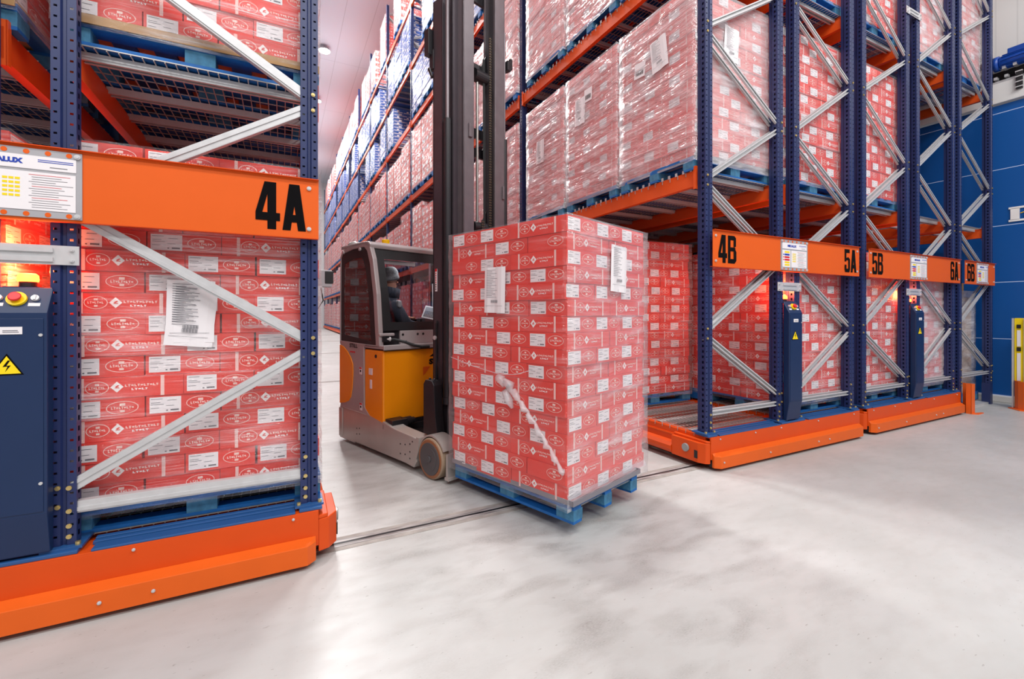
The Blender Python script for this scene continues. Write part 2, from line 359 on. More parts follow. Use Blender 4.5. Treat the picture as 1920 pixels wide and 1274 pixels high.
mb = MB(); mb.box(10.22, 10.6, 2.35, 6.0, 0, 0.10, 'white'); struct(mb.build('baseboard_right', bevel=0.01))

# rapid-roll door at the right
door = struct(MB().box(10.3, 10.34, -2.0, 6.0, 0.1, 4.78, 'curtain').build('door_1'))
mb = MB(); mb.box(10.24, 10.6, -2.5, 6.2, 4.80, 5.12, 'white'); mb.build('door_header', door, bevel=0.01)
mb = MB(); mb.box(10.26, 10.32, -2.5, 6.2, 5.12, 5.16, 'galv'); mb.box(10.20, 10.34, -2.5, 6.2, 5.33, 5.40, 'white'); mb.box(10.45, 10.6, -2.5, 6.2, 5.12, 5.6, 'black')
for k in range(14): mb.box(10.22, 10.3, 3.6-0.12*k, 3.64-0.12*k, 5.18, 5.22, 'galv')
mb.build('guide_rail', door)
mb = MB(); mb.box(10.20, 10.26, 2.60, 2.67, 4.93, 5.22, 'black')
for k in range(4): mb.box(10.19, 10.21, 2.595, 2.675, 4.95+k*0.08, 4.965+k*0.08, 'galv')
mb.build('hinge_plate', door)
mo = thing('drive_motor', 'blue electric drive motor lying on the rail above the roll door', 'motor', (10.22, 2.75, 5.42))
mb = MB(); mb.cyl((0, 0), 1, 0.10, -0.35, 0.1, 'motor', 24); mb.build('motor_housing', mo, bevel=0.02, smooth=True, fix=True)
mb = MB(); mb.cyl((0, 0), 1, 0.115, 0.1, 0.16, 'motor', 24); mb.tube([(0,0.16,0),(0,0.2,0)], [0.1, 0.05], 'motor', 20); mb.build('fan_cover', mo, smooth=True)
mb = MB(); mb.box(-0.07, 0.07, -0.22, 0.0, 0.08, 0.17, 'motor'); mb.build('terminal_box', mo, bevel=0.01)
mb = MB()
for k in range(12):
    a = k*PI/6; mb.M = Matrix.Rotation(a, 4, 'Y'); mb.box(-0.004, 0.004, -0.3, 0.06, 0.095, 0.115, 'motor')
mb.M = Matrix.Identity(4); mb.build('cooling_fin', mo)
for y in (-0.1, 0.02): MB().box(-0.06, 0.06, y, y+0.04, -0.12, -0.08, 'galv').build('mounting_foot', mo)
lg = thing('door_emblem', 'white letter emblem with small red and yellow figure on the blue door', 'emblem', (10.29, 2.62, 2.99))
mb = MB()
for (y0, y1, z0, z1) in ((-0.22, 0.15, 0.085, 0.115), (-0.22, 0.15, -0.115, -0.085), (0.03, 0.13, -0.09, 0.09)): mb.box(-0.006, 0, y0, y1, z0, z1, 'whiteprint')
mb.build('letter', lg)
mb = MB(); mb.cyl((-0.06, -0.035), 0, 0.042, -0.008, 0, 'red', 16); mb.prism([(0.02, 0.0), (0.02, 0.012), (-0.14, 0.055), (-0.14, 0.045)], 0, -0.009, 0, 'amber'); mb.box(-0.008, 0, -0.12, -0.06, 0.04, 0.075, 'red'); mb.build('figure', lg)

# yellow light curtain column with orange guard
lc = thing('light_curtain_post', 'yellow light-curtain safety column by the blue door', 'post', (9.82, 2.52, 0), 0.0)
mb = MB(); mb.box(-0.06, 0.07, -0.05, 0.05, 0, 1.35, 'yellow'); mb.build('column', lc, bevel=0.006)
mb = MB(); mb.box(-0.085, -0.06, 0.052, 0.07, 0, 1.35, 'galv'); mb.box(-0.085, -0.06, -0.07, -0.052, 0, 1.35, 'galv'); mb.build('frame', lc)
mb = MB(); mb.box(-0.075, -0.058, -0.018, 0.018, 0.42, 0.83, 'paper'); mb.box(-0.075, -0.058, -0.018, 0.018, 0.93, 1.17, 'paper'); mb.build('light_strip', lc)
for z in (0.33, 0.86, 1.2):
    MB().box(-0.08, -0.058, -0.02, 0.02, z, z+0.055, 'black').build('sensor', lc)
pg = thing('column_guard', 'curved orange steel impact guard at the foot of the yellow column', 'guard', (9.80, 2.36, 0))
mb = MB(); A = []; B = []
for k in range(9):
    a = PI*0.55+k*PI/9; A.append((0.2*math.cos(a), 0.2*math.sin(a)))
for i in range(8):
    for r0, r1 in ((1.0, 1.0),):
        a, b = A[i], A[i+1]; a2, b2 = (a[0]*1.06, a[1]*1.06), (b[0]*1.06, b[1]*1.06)
        mb.prism([a, b, b2, a2], 2, 0.0, 0.42, 'guard')
mb.build('guard_plate', pg, fix=True)
mb = MB(); mb.prism([(-0.22,-0.1),(-0.26,0.1),(-0.1,0.26),(0.05,0.2),(0.0,-0.1)], 2, 0.0, 0.012, 'guard'); mb.build('foot_plate', pg)

# ------------------------------------------------------------------ cartons
CS, CE, CH = 0.500, 0.333, 0.1085        # long side, end, layer height
def decal(mb, o, xd, q, mat, off=0.0009):
    # quad list in face coordinates (x along the face, z up) lifted off the face
    nrm = Vector((xd[1], -xd[0], 0))
    P = [tuple(Vector(o)+Vector(xd)*a+Vector((0,0,b))+nrm*off) for a, b in q]; mb.face(P, mat)
def rect(a, b, c, d): return [(a, c), (b, c), (b, d), (a, d)]
def oval(mb, o, xd, cx, cz, rx, rz, mat, wd=0.0035, n=18):
    for k in range(n):
        t0, t1 = 2*PI*k/n, 2*PI*(k+1)/n
        decal(mb, o, xd, [(cx+rx*math.cos(t0), cz+rz*math.sin(t0)), (cx+rx*math.cos(t1), cz+rz*math.sin(t1)), (cx+(rx-wd)*math.cos(t1), cz+(rz-wd*0.8)*math.sin(t1)), (cx+(rx-wd)*math.cos(t0), cz+(rz-wd*0.8)*math.sin(t0))][::-1], mat)
def word(mb, o, xd, a, b, z0, z1, n, mat):
    w_ = (b-a)/n
    for k in range(n):
        x = a+k*w_; g = w_*0.24; t = (z1-z0)*0.3
        if k % 3 == 0: decal(mb, o, xd, rect(x, x+w_-g, z0, z0+t), mat); decal(mb, o, xd, rect(x, x+w_*0.34, z0+t, z1), mat)
        elif k % 3 == 1: decal(mb, o, xd, rect(x, x+w_-g, z1-t, z1), mat); decal(mb, o, xd, rect(x+w_*0.2, x+w_*0.52, z0, z1-t), mat)
        else: decal(mb, o, xd, rect(x, x+w_-g, z0+t*0.8, z1-t*0.6), mat)
def carton(mb, fine=2, lab=True, mat='carton'):
    hx, hy, h = CS/2-0.0025, CE/2-0.0025, CH-0.0018
    mb.box(-hx, hx, -hy, hy, 0, h, mat)
    if mat == 'cartonblue':
        for (o, xd, wd) in (((hx, -hy, 0), (0,1,0), 2*hy), ((-hx, hy, 0), (0,-1,0), 2*hy), ((-hx, -hy, 0), (1,0,0), 2*hx), ((hx, hy, 0), (-1,0,0), 2*hx)):
            decal(mb, o, xd, rect(0.02, wd-0.02, h*0.12, h*0.3), 'paper'); decal(mb, o, xd, rect(wd*0.36, wd*0.58, h*0.42, h*0.80), 'whiteprint')
        return
    for (o, xd) in (((hx, -hy, 0), (0,1,0)), ((-hx, hy, 0), (0,-1,0))):   # end faces: address label and oval mark
        if lab: decal(mb, o, xd, rect(0.014, 0.150, 0.013, 0.097), 'paper', 0.0012)
        if fine:
            if lab:
                decal(mb, o, xd, rect(0.104, 0.14, 0.022, 0.030), 'ink', 0.0018); decal(mb, o, xd, rect(0.085, 0.093, 0.022, 0.028), 'ink', 0.0018)
                if fine > 1:
                    for k, (a, b) in enumerate(((0.02,0.07),(0.09,0.13),(0.02,0.06),(0.02,0.075),(0.085,0.12),(0.02,0.055))):
                        decal(mb, o, xd, rect(a, b, 0.086-k*0.0095, 0.0885-k*0.0095), 'ink', 0.0018)
            oval(mb, o, xd, 0.238, 0.056, 0.066, 0.034, 'print', n=18 if fine > 1 else 10)
            word(mb, o, xd, 0.192, 0.286, 0.049, 0.062, 9 if fine > 1 else 4, 'print')
            decal(mb, o, xd, rect(0.226, 0.249, 0.066, 0.079), 'print'); decal(mb, o, xd, rect(0.228, 0.247, 0.033, 0.044), 'print')
    for (o, xd) in (((-hx, -hy, 0), (1,0,0)), ((hx, hy, 0), (-1,0,0))):   # long faces: tapes, oval, diamond, two words
        decal(mb, o, xd, rect(0.072, 0.088, 0.0, h), 'tape'); decal(mb, o, xd, rect(0.396, 0.412, 0.0, h), 'tape')
        decal(mb, o, xd, [(0.19, 0.056), (0.216, 0.028), (0.243, 0.056), (0.216, 0.084)], 'whiteprint')
        if fine:
            decal(mb, o, xd, [(0.208, 0.05), (0.226, 0.05), (0.226, 0.054), (0.208, 0.054)], mat, 0.0018)
            decal(mb, o, xd, [(0.2145, 0.054), (0.226, 0.062), (0.221, 0.066), (0.208, 0.058)], mat, 0.0018)
            oval(mb, o, xd, 0.138, 0.056, 0.047, 0.033, 'print', n=18 if fine > 1 else 10)
            word(mb, o, xd, 0.106, 0.170, 0.050, 0.062, 7 if fine > 1 else 3, 'print')
            decal(mb, o, xd, rect(0.13, 0.146, 0.067, 0.077), 'print'); decal(mb, o, xd, rect(0.131, 0.145, 0.034, 0.044), 'print')
            word(mb, o, xd, 0.248, 0.390, 0.055, 0.067, 11 if fine > 1 else 4, 'print'); word(mb, o, xd, 0.275, 0.345, 0.036, 0.046, 5 if fine > 1 else 2, 'whiteprint')
        else: decal(mb, o, xd, rect(0.26, 0.38, 0.052, 0.062), 'print')
CART = {}
def carton_mesh(key):
    if key not in CART:
        mb = MB(); fine, lab, mat = key; carton(mb, fine, lab, mat); CART[key] = mb.mesh('carton')
    return CART[key]
LX, LY = 1.167, 1.0
def layer_slots(kind):
    # seven cartons per layer: (x, y, rotated?) in pallet coordinates
    e, s_ = CE, CS; out = []
    for i in range(3): out.append((LX/2-s_/2, -LY/2+e/2+i*e, 0))
    for c in range(2):
        for r in range(2): out.append((-LX/2+e/2+c*e, -LY/2+s_/2+r*s_, 1))
    if kind: out = [(-x, -y, r) for x, y, r in out]
    return out
def touches(x, y, r, sides):
    hx, hy = ((CE/2, CS/2) if r else (CS/2, CE/2)); t = 0.02
    return ('+x' in sides and x+hx > LX/2-t) or ('-x' in sides and x-hx < -LX/2+t) or ('+y' in sides and y+hy > LY/2-t) or ('-y' in sides and y-hy < -LY/2+t)

# ------------------------------------------------------------------ pallets
PH = 0.128
def pallet_deck(mb, m='pallet_blue'):
    for k in range(7):
        x = -0.6+0.05+k*(1.1/6); mb.box(x-0.05, x+0.05, -0.5, 0.5, PH-0.02, PH, m)
    for y in (-0.45, 0, 0.45): mb.box(-0.6, 0.6, y-0.05, y+0.05, PH-0.04, PH-0.02, m)
BLK = [(x, y) for x in (-0.53, 0, 0.53) for y in (-0.44, 0, 0.44)]
_pm = {}
def pm(k):
    if k in _pm: return _pm[k]
    mb = MB()
    if k == 'deck': pallet_deck(mb)
    elif k == 'block': mb.box(-0.07, 0.07, -0.06, 0.06, 0.018, PH-0.04, 'pallet_worn')
    elif k == 'board': mb.box(-0.6, 0.6, -0.055, 0.055, 0, 0.018, 'pallet_blue')
    elif k == 'all':
        pallet_deck(mb)
        for x, y in BLK: mb.box(x-0.07, x+0.07, y-0.06, y+0.06, 0.018, PH-0.04, 'pallet_blue')
        for y in (-0.445, 0, 0.445): mb.box(-0.6, 0.6, y-0.055, y+0.055, 0, 0.018, 'pallet_blue')
    _pm[k] = mb.mesh('pallet_'+k); return _pm[k]
def add_pallet(parent, fine):
    if not fine: return link('pallet', pm('all'), parent)
    d = link('pallet', pm('deck'), parent)
    for x, y in BLK: link('block', pm('block'), d, (x, y, 0))
    for y in (-0.445, 0, 0.445): link('bottom_board', pm('board'), d, (0, y, 0))
    return d

# ------------------------------------------------------------------ stretch film
def film_mesh(nl, seed, mat, rough=0.010, base=0.024, z0=-0.05):
    """Film wound round the load: a closed band that follows the layers, with folds."""
    rnd = random.Random(seed); mb = MB(); hx, hy = LX/2+base, LY/2+base; H = nl*CH
    per = []; nx, ny = 12, 10
    for i in range(nx): per.append((-hx+2*hx*i/nx, -hy, 0, -1))
    for i in range(ny): per.append((hx, -hy+2*hy*i/ny, 1, 0))
    for i in range(nx): per.append((hx-2*hx*i/nx, hy, 0, 1))
    for i in range(ny): per.append((-hx, hy-2*hy*i/ny, -1, 0))
    nz = nl*2; n = len(per); P = []; lo = [rnd.uniform(-0.006, 0.008) for _ in range(nl+2)]
    for j in range(nz+1):
        z = z0+(H-z0+0.004)*j/nz
        for (x, y, ax, ay) in per:
            d = noise.noise(Vector((x*2.1+seed*3.1, y*2.1, z*5.0)))*rough+noise.noise(Vector((x*9+seed, y*9, z*16)))*rough*0.35
            c = 0.004 if abs(abs(x)-hx) < 1e-6 and abs(abs(y)-hy) < 1e-6 else 0
            d += (lo[min(nl, j//2)] if j % 2 else -0.007)
            d = max(d, -base+0.014)
            if c: P.append((x-math.copysign(c, x)+math.copysign(d, x)*0.5, y-math.copysign(c, y)+math.copysign(d, y)*0.5, z))
            else: P.append((x+ax*d, y+ay*d, z))
    fs = [(j*n+i, j*n+(i+1) % n, (j+1)*n+(i+1) % n, (j+1)*n+i) for j in range(nz) for i in range(n)]
    mb.faces(P, fs, mat); me = mb.mesh('stretch_film'); me.polygons.foreach_set('use_smooth', [True]*len(me.polygons)); return me
_fm = {}
def film(nl, seed, mat):
    k = (nl, seed, mat)
    if k not in _fm: _fm[k] = film_mesh(nl, seed, mat)
    return _fm[k]

# ------------------------------------------------------------------ wrapped pallet loads
def sheet_mesh(w_, h_, dense=True):
    # a delivery sheet: paper with printed lines and a bar code, lying against the film (faces -y)
    mb = MB(); n = 6
    for i in range(n):
        a, b = -w_/2+w_*i/n, -w_/2+w_*(i+1)/n; da, db = 0.004*math.sin(i*1.7), 0.004*math.sin((i+1)*1.7)
        mb.face([(a, -da, 0), (b, -db, 0), (b, -db, h_), (a, -da, h_)], 'paper')
    o = (-w_/2, -0.005, 0)
    for k in range(17 if dense else 8):
        z = h_*(0.93-k*0.037); ln = (0.55, 0.35, 0.62, 0.3, 0.5, 0.66, 0.42)[k % 7]
        decal(mb, o, (1,0,0), rect(w_*0.12, w_*(0.12+ln*0.8), z, z+h_*0.008), 'ink')
    for k in range(16): decal(mb, o, (1,0,0), rect(w_*0.34+k*w_*0.021, w_*0.34+k*w_*0.021+w_*(0.014 if k % 3 else 0.008), h_*0.22, h_*0.28), 'ink', 0.0012)
    decal(mb, o, (1,0,0), rect(w_*0.08, w_*0.9, h_*0.15, h_*0.155), 'ink')
    return mb.mesh('delivery_sheet')
SH = sheet_mesh(0.215, 0.335)
LBL = MB(); LBL.face([(-0.08,0,0),(0.08,0,0),(0.08,0,0.16),(-0.08,0,0.16)], 'paper')
for k in range(9): decal(LBL, (-0.08,0,0), (1,0,0), rect(0.025+k*0.013, 0.031+k*0.013+(k % 2)*0.003, 0.03, 0.085), 'inkdark')
LBLM = LBL.mesh('pallet_label')
SHN = 0
def put_sheet(parent, side, u, z, tilt=0.0, me=None):
    off = 0.026
    if side == '-y': loc, rz = (u, -LY/2-off, z), 0
    elif side == '+x': loc, rz = (LX/2+off, u, z), PI/2
    elif side == '-x': loc, rz = (-LX/2-off, u, z), -PI/2
    else: loc, rz = (u, LY/2+off, z), PI
    o = link('delivery_sheet' if me is None else 'pallet_label', me or SH, parent, loc); o.rotation_euler = (0, tilt, rz); return o
_stack = {}
def stack_mesh(nl, kind, var):
    k = (nl, kind, var)
    if k in _stack: return _stack[k]
    mb = MB(); rnd = random.Random(var*31+nl); mat = 'cartonblue' if kind == 'blue' else 'carton'
    for j in range(nl):
        jx, jy = rnd.uniform(-0.008, 0.008), rnd.uniform(-0.008, 0.008)
        for (x, y, r) in layer_slots(j % 2):
            mb.M = Matrix.Translation((x+jx+rnd.uniform(-.004,.004), y+jy+rnd.uniform(-.004,.004), j*CH)) @ Matrix.Rotation((PI/2 if r else 0)+(PI if rnd.random() < .5 else 0)+rnd.uniform(-.008,.008), 4, 'Z')
            carton(mb, 0 if kind == 'blue' else 1, rnd.random() < .92, mat)
    mb.M = Matrix.Identity(4); _stack[k] = mb.mesh('carton_stack'); return _stack[k]
def load(label, loc, rz, nl, sides=None, kind='red', flm='film', seed=None, group=None, tray=False, top=False, cat='pallet load', poff=None):
    seed = random.randrange(5) if seed is None else seed
    t = thing('wrapped_pallet_load', label, cat, loc, rz, group); rnd = random.Random(int(loc[0]*91+loc[1]*37+loc[2]*11))
    fine = sides is not None
    pl = add_pallet(t, fine); zb = PH
    if poff: pl.location = (poff[0], poff[1], 0); pl.scale = (1.0, 0.8, 1.0)
    if tray:
        mb = MB()
        if tray == 'kraft': mb.box(-0.6, 0.6, -0.52, 0.52, 0, 0.012, 'kraft'); mb.box(-0.6, 0.6, -0.525, -0.52, -0.025, 0.02, 'kraft')
        else:
            mb.box(-0.6, 0.6, -0.515, 0.515, 0, 0.004, 'tray'); mb.box(-0.6, 0.6, -0.518, -0.512, -0.004, 0.03, 'tray')
            mb.box(0.598, 0.604, -0.518, 0.518, -0.004, 0.03, 'tray'); mb.box(-0.6, 0.6, 0.512, 0.518, -0.004, 0.03, 'tray')
        o = mb.build('slip_tray', t); o.location = (poff[0] if poff else 0, poff[1] if poff else 0, PH); zb += 0.006
        if poff: o.scale = (1.02, 0.82, 1)
    if not fine:
        o = link('carton_stack', stack_mesh(nl, kind, seed % 3), t, (0,0,zb))
    else:
        rest = MB()
        for j in range(nl):
            jx, jy = rnd.uniform(-0.008, 0.008), rnd.uniform(-0.008, 0.008)
            for (x, y, r) in layer_slots(j % 2):
                px, py = x+jx+rnd.uniform(-.004,.004), y+jy+rnd.uniform(-.004,.004)
                # labels read outward: the end with the label faces the near sides
                rot = (PI/2 if r else 0)+rnd.uniform(-.009,.009)
                lab = rnd.random() > .04
                if touches(x, y, r, sides) or (top and j == nl-1):
                    o = link('carton', carton_mesh((2, lab, 'carton')), t, (px, py, zb+j*CH), rot)
                else:
                    rest.M = Matrix.Translation((px, py, zb+j*CH)) @ Matrix.Rotation(rot, 4, 'Z'); rest.box(-CS/2+.003, CS/2-.003, -CE/2+.003, CE/2-.003, 0, CH-.002, 'carton')
        rest.M = Matrix.Identity(4)
        if rest.f: rest.build('carton_block', t)['kind'] = 'stuff'
    f = link('stretch_film', film(nl, seed, flm), t, (0,0,zb))
    return t

# ------------------------------------------------------------------ rack parts
POSTH = 12.9
def post_mesh(h, z0=0.33):
    """Open-backed upright: folded front face with a raised rib, perforated flanges. UV in metres drives the slots."""
    mb = MB(); W_, D_ = 0.092, 0.098
    def fc(p, q, mat='post', uo=0.0, us=1.0):
        L_ = (Vector(q)-Vector(p)).length
        mb.face([(p[0],p[1],z0),(q[0],q[1],z0),(q[0],q[1],h),(p[0],p[1],h)], mat, [(uo, z0),(uo+L_*us, z0),(uo+L_*us, h),(uo, h)])
    x = [-W_/2, -0.012, -0.006, 0.006, 0.012, W_/2]; y = [0, 0, 0.012, 0.012, 0, 0]
    # front face in three strips: perforated / recessed centre / perforated
    fc((x[0],0), (x[1],0), uo=-0.042); fc((x[1],0), (x[2],0.012), 'postplain'); fc((x[2],0.012), (x[3],0.012), 'postplain'); fc((x[3],0.012), (x[4],0), 'postplain'); fc((x[4],0), (x[5],0), uo=0.008)
    for sx in (-1, 1):
        fc((sx*W_/2, 0), (sx*W_/2, D_*0.58), uo=1.0); fc((sx*W_/2, D_*0.58), (sx*W_/2*0.72, D_*0.72), 'postplain'); fc((sx*W_/2*0.72, D_*0.72), (sx*W_/2*0.72, D_), 'postplain')
        fc((sx*W_/2*0.72, D_), (sx*W_/2*0.40, D_), 'postplain')
    return mb.mesh('upright_post')
POST = post_mesh(POSTH)
FP = MB(); FP.box(-0.075, 0.075, -0.03, 0.13, 0.318, 0.33, 'blue')
for a, b in ((-0.055, -0.012), (0.055, -0.012)): FP.cyl((a, b), 2, 0.011, 0.33, 0.345, 'zinc', 8)
FPM = FP.mesh('foot_plate')
def dome(mb, x, y, z, r, mat='zinc', ax=1):
    # a round bolt head facing -y
    mb.cyl((x, z), 1, r, y-0.007, y, mat, 10); mb.cyl((x, z), 1, r*0.6, y-0.011, y-0.006, mat, 8)
_bm = {}
def bolts(parent, pts, r=0.011, mat='zinc'):
    if (r, mat) not in _bm:
        mb = MB(); dome(mb, 0, 0, 0, r, mat); _bm[(r, mat)] = mb.mesh('bolt')
    for p in pts: link('bolt', _bm[(r, mat)], parent, p)
def beam_mesh(L_, bays=1):
    mb = MB()
    mb.prism([(-0.022, 0), (0.028, 0), (0.028, 0.118), (0.012, 0.118), (0.012, 0.15), (-0.022, 0.15)], 1, 0.0, L_, 'beam')
    for y in (0.0, L_-0.008): mb.box(-0.034, 0.03, y, y+0.008, -0.03, 0.185, 'beam'); mb.box(-0.036, -0.028, y-0.03 if y else y, y+(0.03 if not y else 0.008), -0.03, 0.185, 'beam')
    return mb.mesh('beam')
BEAML = beam_mesh(BAY-0.105)
BR = MB()
def deck_mesh(D_, L_):
    """Wire-mesh shelf: C-section support bars across, wires both ways, wires folded over at the beams."""
    mb = MB(); n = 9
    for k in range(n):
        y = 0.1+(L_-0.2)*k/(n-1); mb.box(0.0, D_, y-0.028, y+0.028, -0.008, -0.004, 'galv'); mb.box(0.0, D_, y-0.028, y-0.024, -0.042, -0.008, 'galv'); mb.box(0.0, D_, y+0.024, y+0.028, -0.042, -0.008, 'galv')
        mb.box(0.0, D_, y-0.028, y-0.012, -0.044, -0.041, 'galv'); mb.box(0.0, D_, y+0.012, y+0.028, -0.044, -0.041, 'galv')
    r = 0.0026
    for k in range(24):
        x = -0.02+(D_+0.04)*k/23; mb.box(x-r, x+r, 0.02, L_-0.02, -0.004, -0.004+2*r, 'wire')
    m = int(L_/0.1)
    for k in range(m+1):
        y = 0.02+(L_-0.04)*k/m; mb.box(-0.045, D_+0.045, y-r, y+r, 0.001, 0.001+2*r, 'wire'); mb.box(-0.048, -0.042, y-r, y+r, -0.035, 0.004, 'wire')
    return mb.mesh('wire_deck')
DECKD = 1.15-0.09
DECK = deck_mesh(DECKD, BAY-0.11)
# aisle-side beams carry folded zig-zag deck lugs
LUG = MB()
for k in range(38): LUG.box(-0.03, -0.024, 0.05+k*0.09, 0.075+k*0.09, 0.145, 0.178, 'galv')
LUGM = LUG.mesh('deck_lug')
LEV = [2.62, 4.80, 7.05, 8.80, 10.70]        # underside of the beams; tops are 0.15 higher
def brace_mesh(p0, p1, closed):
    """C-section brace between two points in the frame plane."""
    mb = MB(); wd = 0.052
    if closed:
        mb.bar(p0, p1, wd, 0.004, 'galv'); d = (Vector(p1)-Vector(p0)).normalized(); a = d.cross(Vector((0,1,0))).normalized()
        for s_ in (-1, 1):
            o = a*(s_*wd/2); q0 = Vector(p0)+o+Vector((0,0.017,0)); q1 = Vector(p1)+o+Vector((0,0.017,0)); mb.bar(q0, q1, 0.004, 0.036, 'galv')
        o = a*(wd*0.18); mb.bar(Vector(p0)+o+Vector((0,-0.004,0)), Vector(p1)+o+Vector((0,-0.004,0)), 0.018, 0.007, 'galv')
    else:
        d = (Vector(p1)-Vector(p0)).normalized(); a = d.cross(Vector((0,1,0))).normalized()
        for y0 in (0.0, 0.070):                      # a pair of slim channels, at the front and the back of the posts
            w2 = 0.042
            mb.bar(Vector(p0)+Vector((0,y0+0.018,0)), Vector(p1)+Vector((0,y0+0.018,0)), w2, 0.003, 'galv')
            for s_ in (-1, 1):
                o = a*(s_*w2/2)+Vector((0, y0+0.009, 0)); mb.bar(Vector(p0)+o, Vector(p1)+o, 0.003, 0.02, 'galv')
                o = a*(s_*(w2/2-0.005))+Vector((0, y0, 0)); mb.bar(Vector(p0)+o, Vector(p1)+o, 0.010, 0.003, 'galv')
    return mb
def frame(parent, xo, xi, y, closed, nodes_to=13, front=False, foot=True):
    """End or intermediate frame: outer post centre xo (aisle side), inner post centre xi, front plane y (module coordinates)."""
    for x in (xo, xi):
        p = link('upright_post', POST, parent, (x, y, 0))
        if foot: link('foot_plate', FPM, p)
        if front:
            B_ = []
            ns = [1.24+1.41*k for k in range(8)] if x == xo else [0.56+1.39*k for k in range(8)]
            for z in ns:
                for dz in (-0.045, 0.045): B_.append((0.02 if x > min(xo, xi) else -0.02, 0, z+dz))
            for z in (0.37, 0.42, 0.49, 0.6): B_.append((0.02 if x < max(xo, xi) else -0.02, 0, z))
            bolts(p, B_)
    s_ = 1 if xi > xo else -1; a, b = xo+s_*0.03, xi-s_*0.03; yb = y+0.012
    br = []
    br.append(((a, yb, 0.50), (b, yb, 0.50)))
    z = 1.24; k = 0
    while z < nodes_to:
        zi0 = 0.56+1.39*k; zi1 = 0.56+1.39*(k+1)
        br.append(((b, yb, zi0+0.045), (a, yb, z-0.045))); br.append(((a, yb, z+0.045), (b, yb, zi1-0.045)))
        z += 1.41; k += 1
    for p0, p1 in br: brace_mesh(p0, p1, closed).build('diagonal_brace' if abs(p0[2]-p1[2]) > .01 else 'horizontal_brace', parent)

# block lettering of the header boards, polygons in a unit cell
GL = {'4': [[(.48,0),(.84,0),(.84,1),(.48,1)], [(0,.18),(1,.18),(1,.35),(0,.35)], [(0,.35),(.27,.35),(.58,.92),(.58,1),(.36,1)]],
      'A': [[(0,0),(.34,0),(.60,.86),(.60,1),(.28,1)], [(.66,0),(1,0),(.72,1),(.40,1),(.40,.86)], [(.2,.18),(.8,.18),(.76,.34),(.24,.34)]],
      'B': [[(0,0),(.3,0),(.3,1),(0,1)], [(.3,.84),(.78,.84),(.9,.95),(.74,1),(.3,1)], [(.3,0),(.78,0),(.95,.08),(.95,.16),(.3,.16)], [(.3,.44),(.86,.44),(.86,.58),(.3,.58)], [(.66,.58),(.93,.62),(.93,.92),(.8,.97),(.66,.84)], [(.66,.16),(.97,.1),(.97,.42),(.86,.5),(.66,.44)]],
      '5': [[(.05,.84),(.92,.84),(.92,1),(.05,1)], [(.05,.46),(.34,.46),(.34,.84),(.05,.84)], [(.34,.52),(.8,.52),(.88,.58),(.7,.66),(.34,.62)], [(.66,.1),(.96,.14),(.96,.54),(.86,.62),(.66,.52)], [(.1,0),(.84,0),(.96,.14),(.66,.15),(.1,.15)], [(.03,.08),(.33,.08),(.33,.32),(.03,.32)]],
      '6': [[(.03,.1),(.33,.1),(.33,.9),(.03,.9)], [(.1,.85),(.86,.85),(.84,1),(.2,1),(.03,.9)], [(.1,0),(.84,0),(.96,.1),(.66,.15),(.03,.15),(.03,.1)], [(.66,.1),(.96,.1),(.96,.5),(.66,.5)], [(.3,.46),(.96,.46),(.84,.6),(.3,.6)], [(.66,.72),(.95,.72),(.95,.88),(.86,.95),(.66,.9)]],
      '3': [[(.66,.1),(.96,.1),(.96,.9),(.66,.9)], [(.1,.85),(.96,.85),(.84,1),(.16,1),(.05,.9)], [(.1,0),(.84,0),(.96,.15),(.05,.15)], [(.36,.44),(.7,.44),(.7,.58),(.36,.58)], [(.03,.08),(.33,.08),(.33,.3),(.03,.3)], [(.03,.7),(.33,.7),(.33,.92),(.03,.92)]]}
def letters(mb, s_, x, z, w_, h_, gap, y, mat='inkdark'):
    for i, c in enumerate(s_):
        for pi_, poly in enumerate(GL[c]): mb.face([(x+i*(w_+gap)+px*w_, y-0.0005*pi_, z+pz*h_) for px, pz in poly], mat)
def bolthead(mb, x, z, y): dome(mb, x, y, z, 0.012, 'galv')
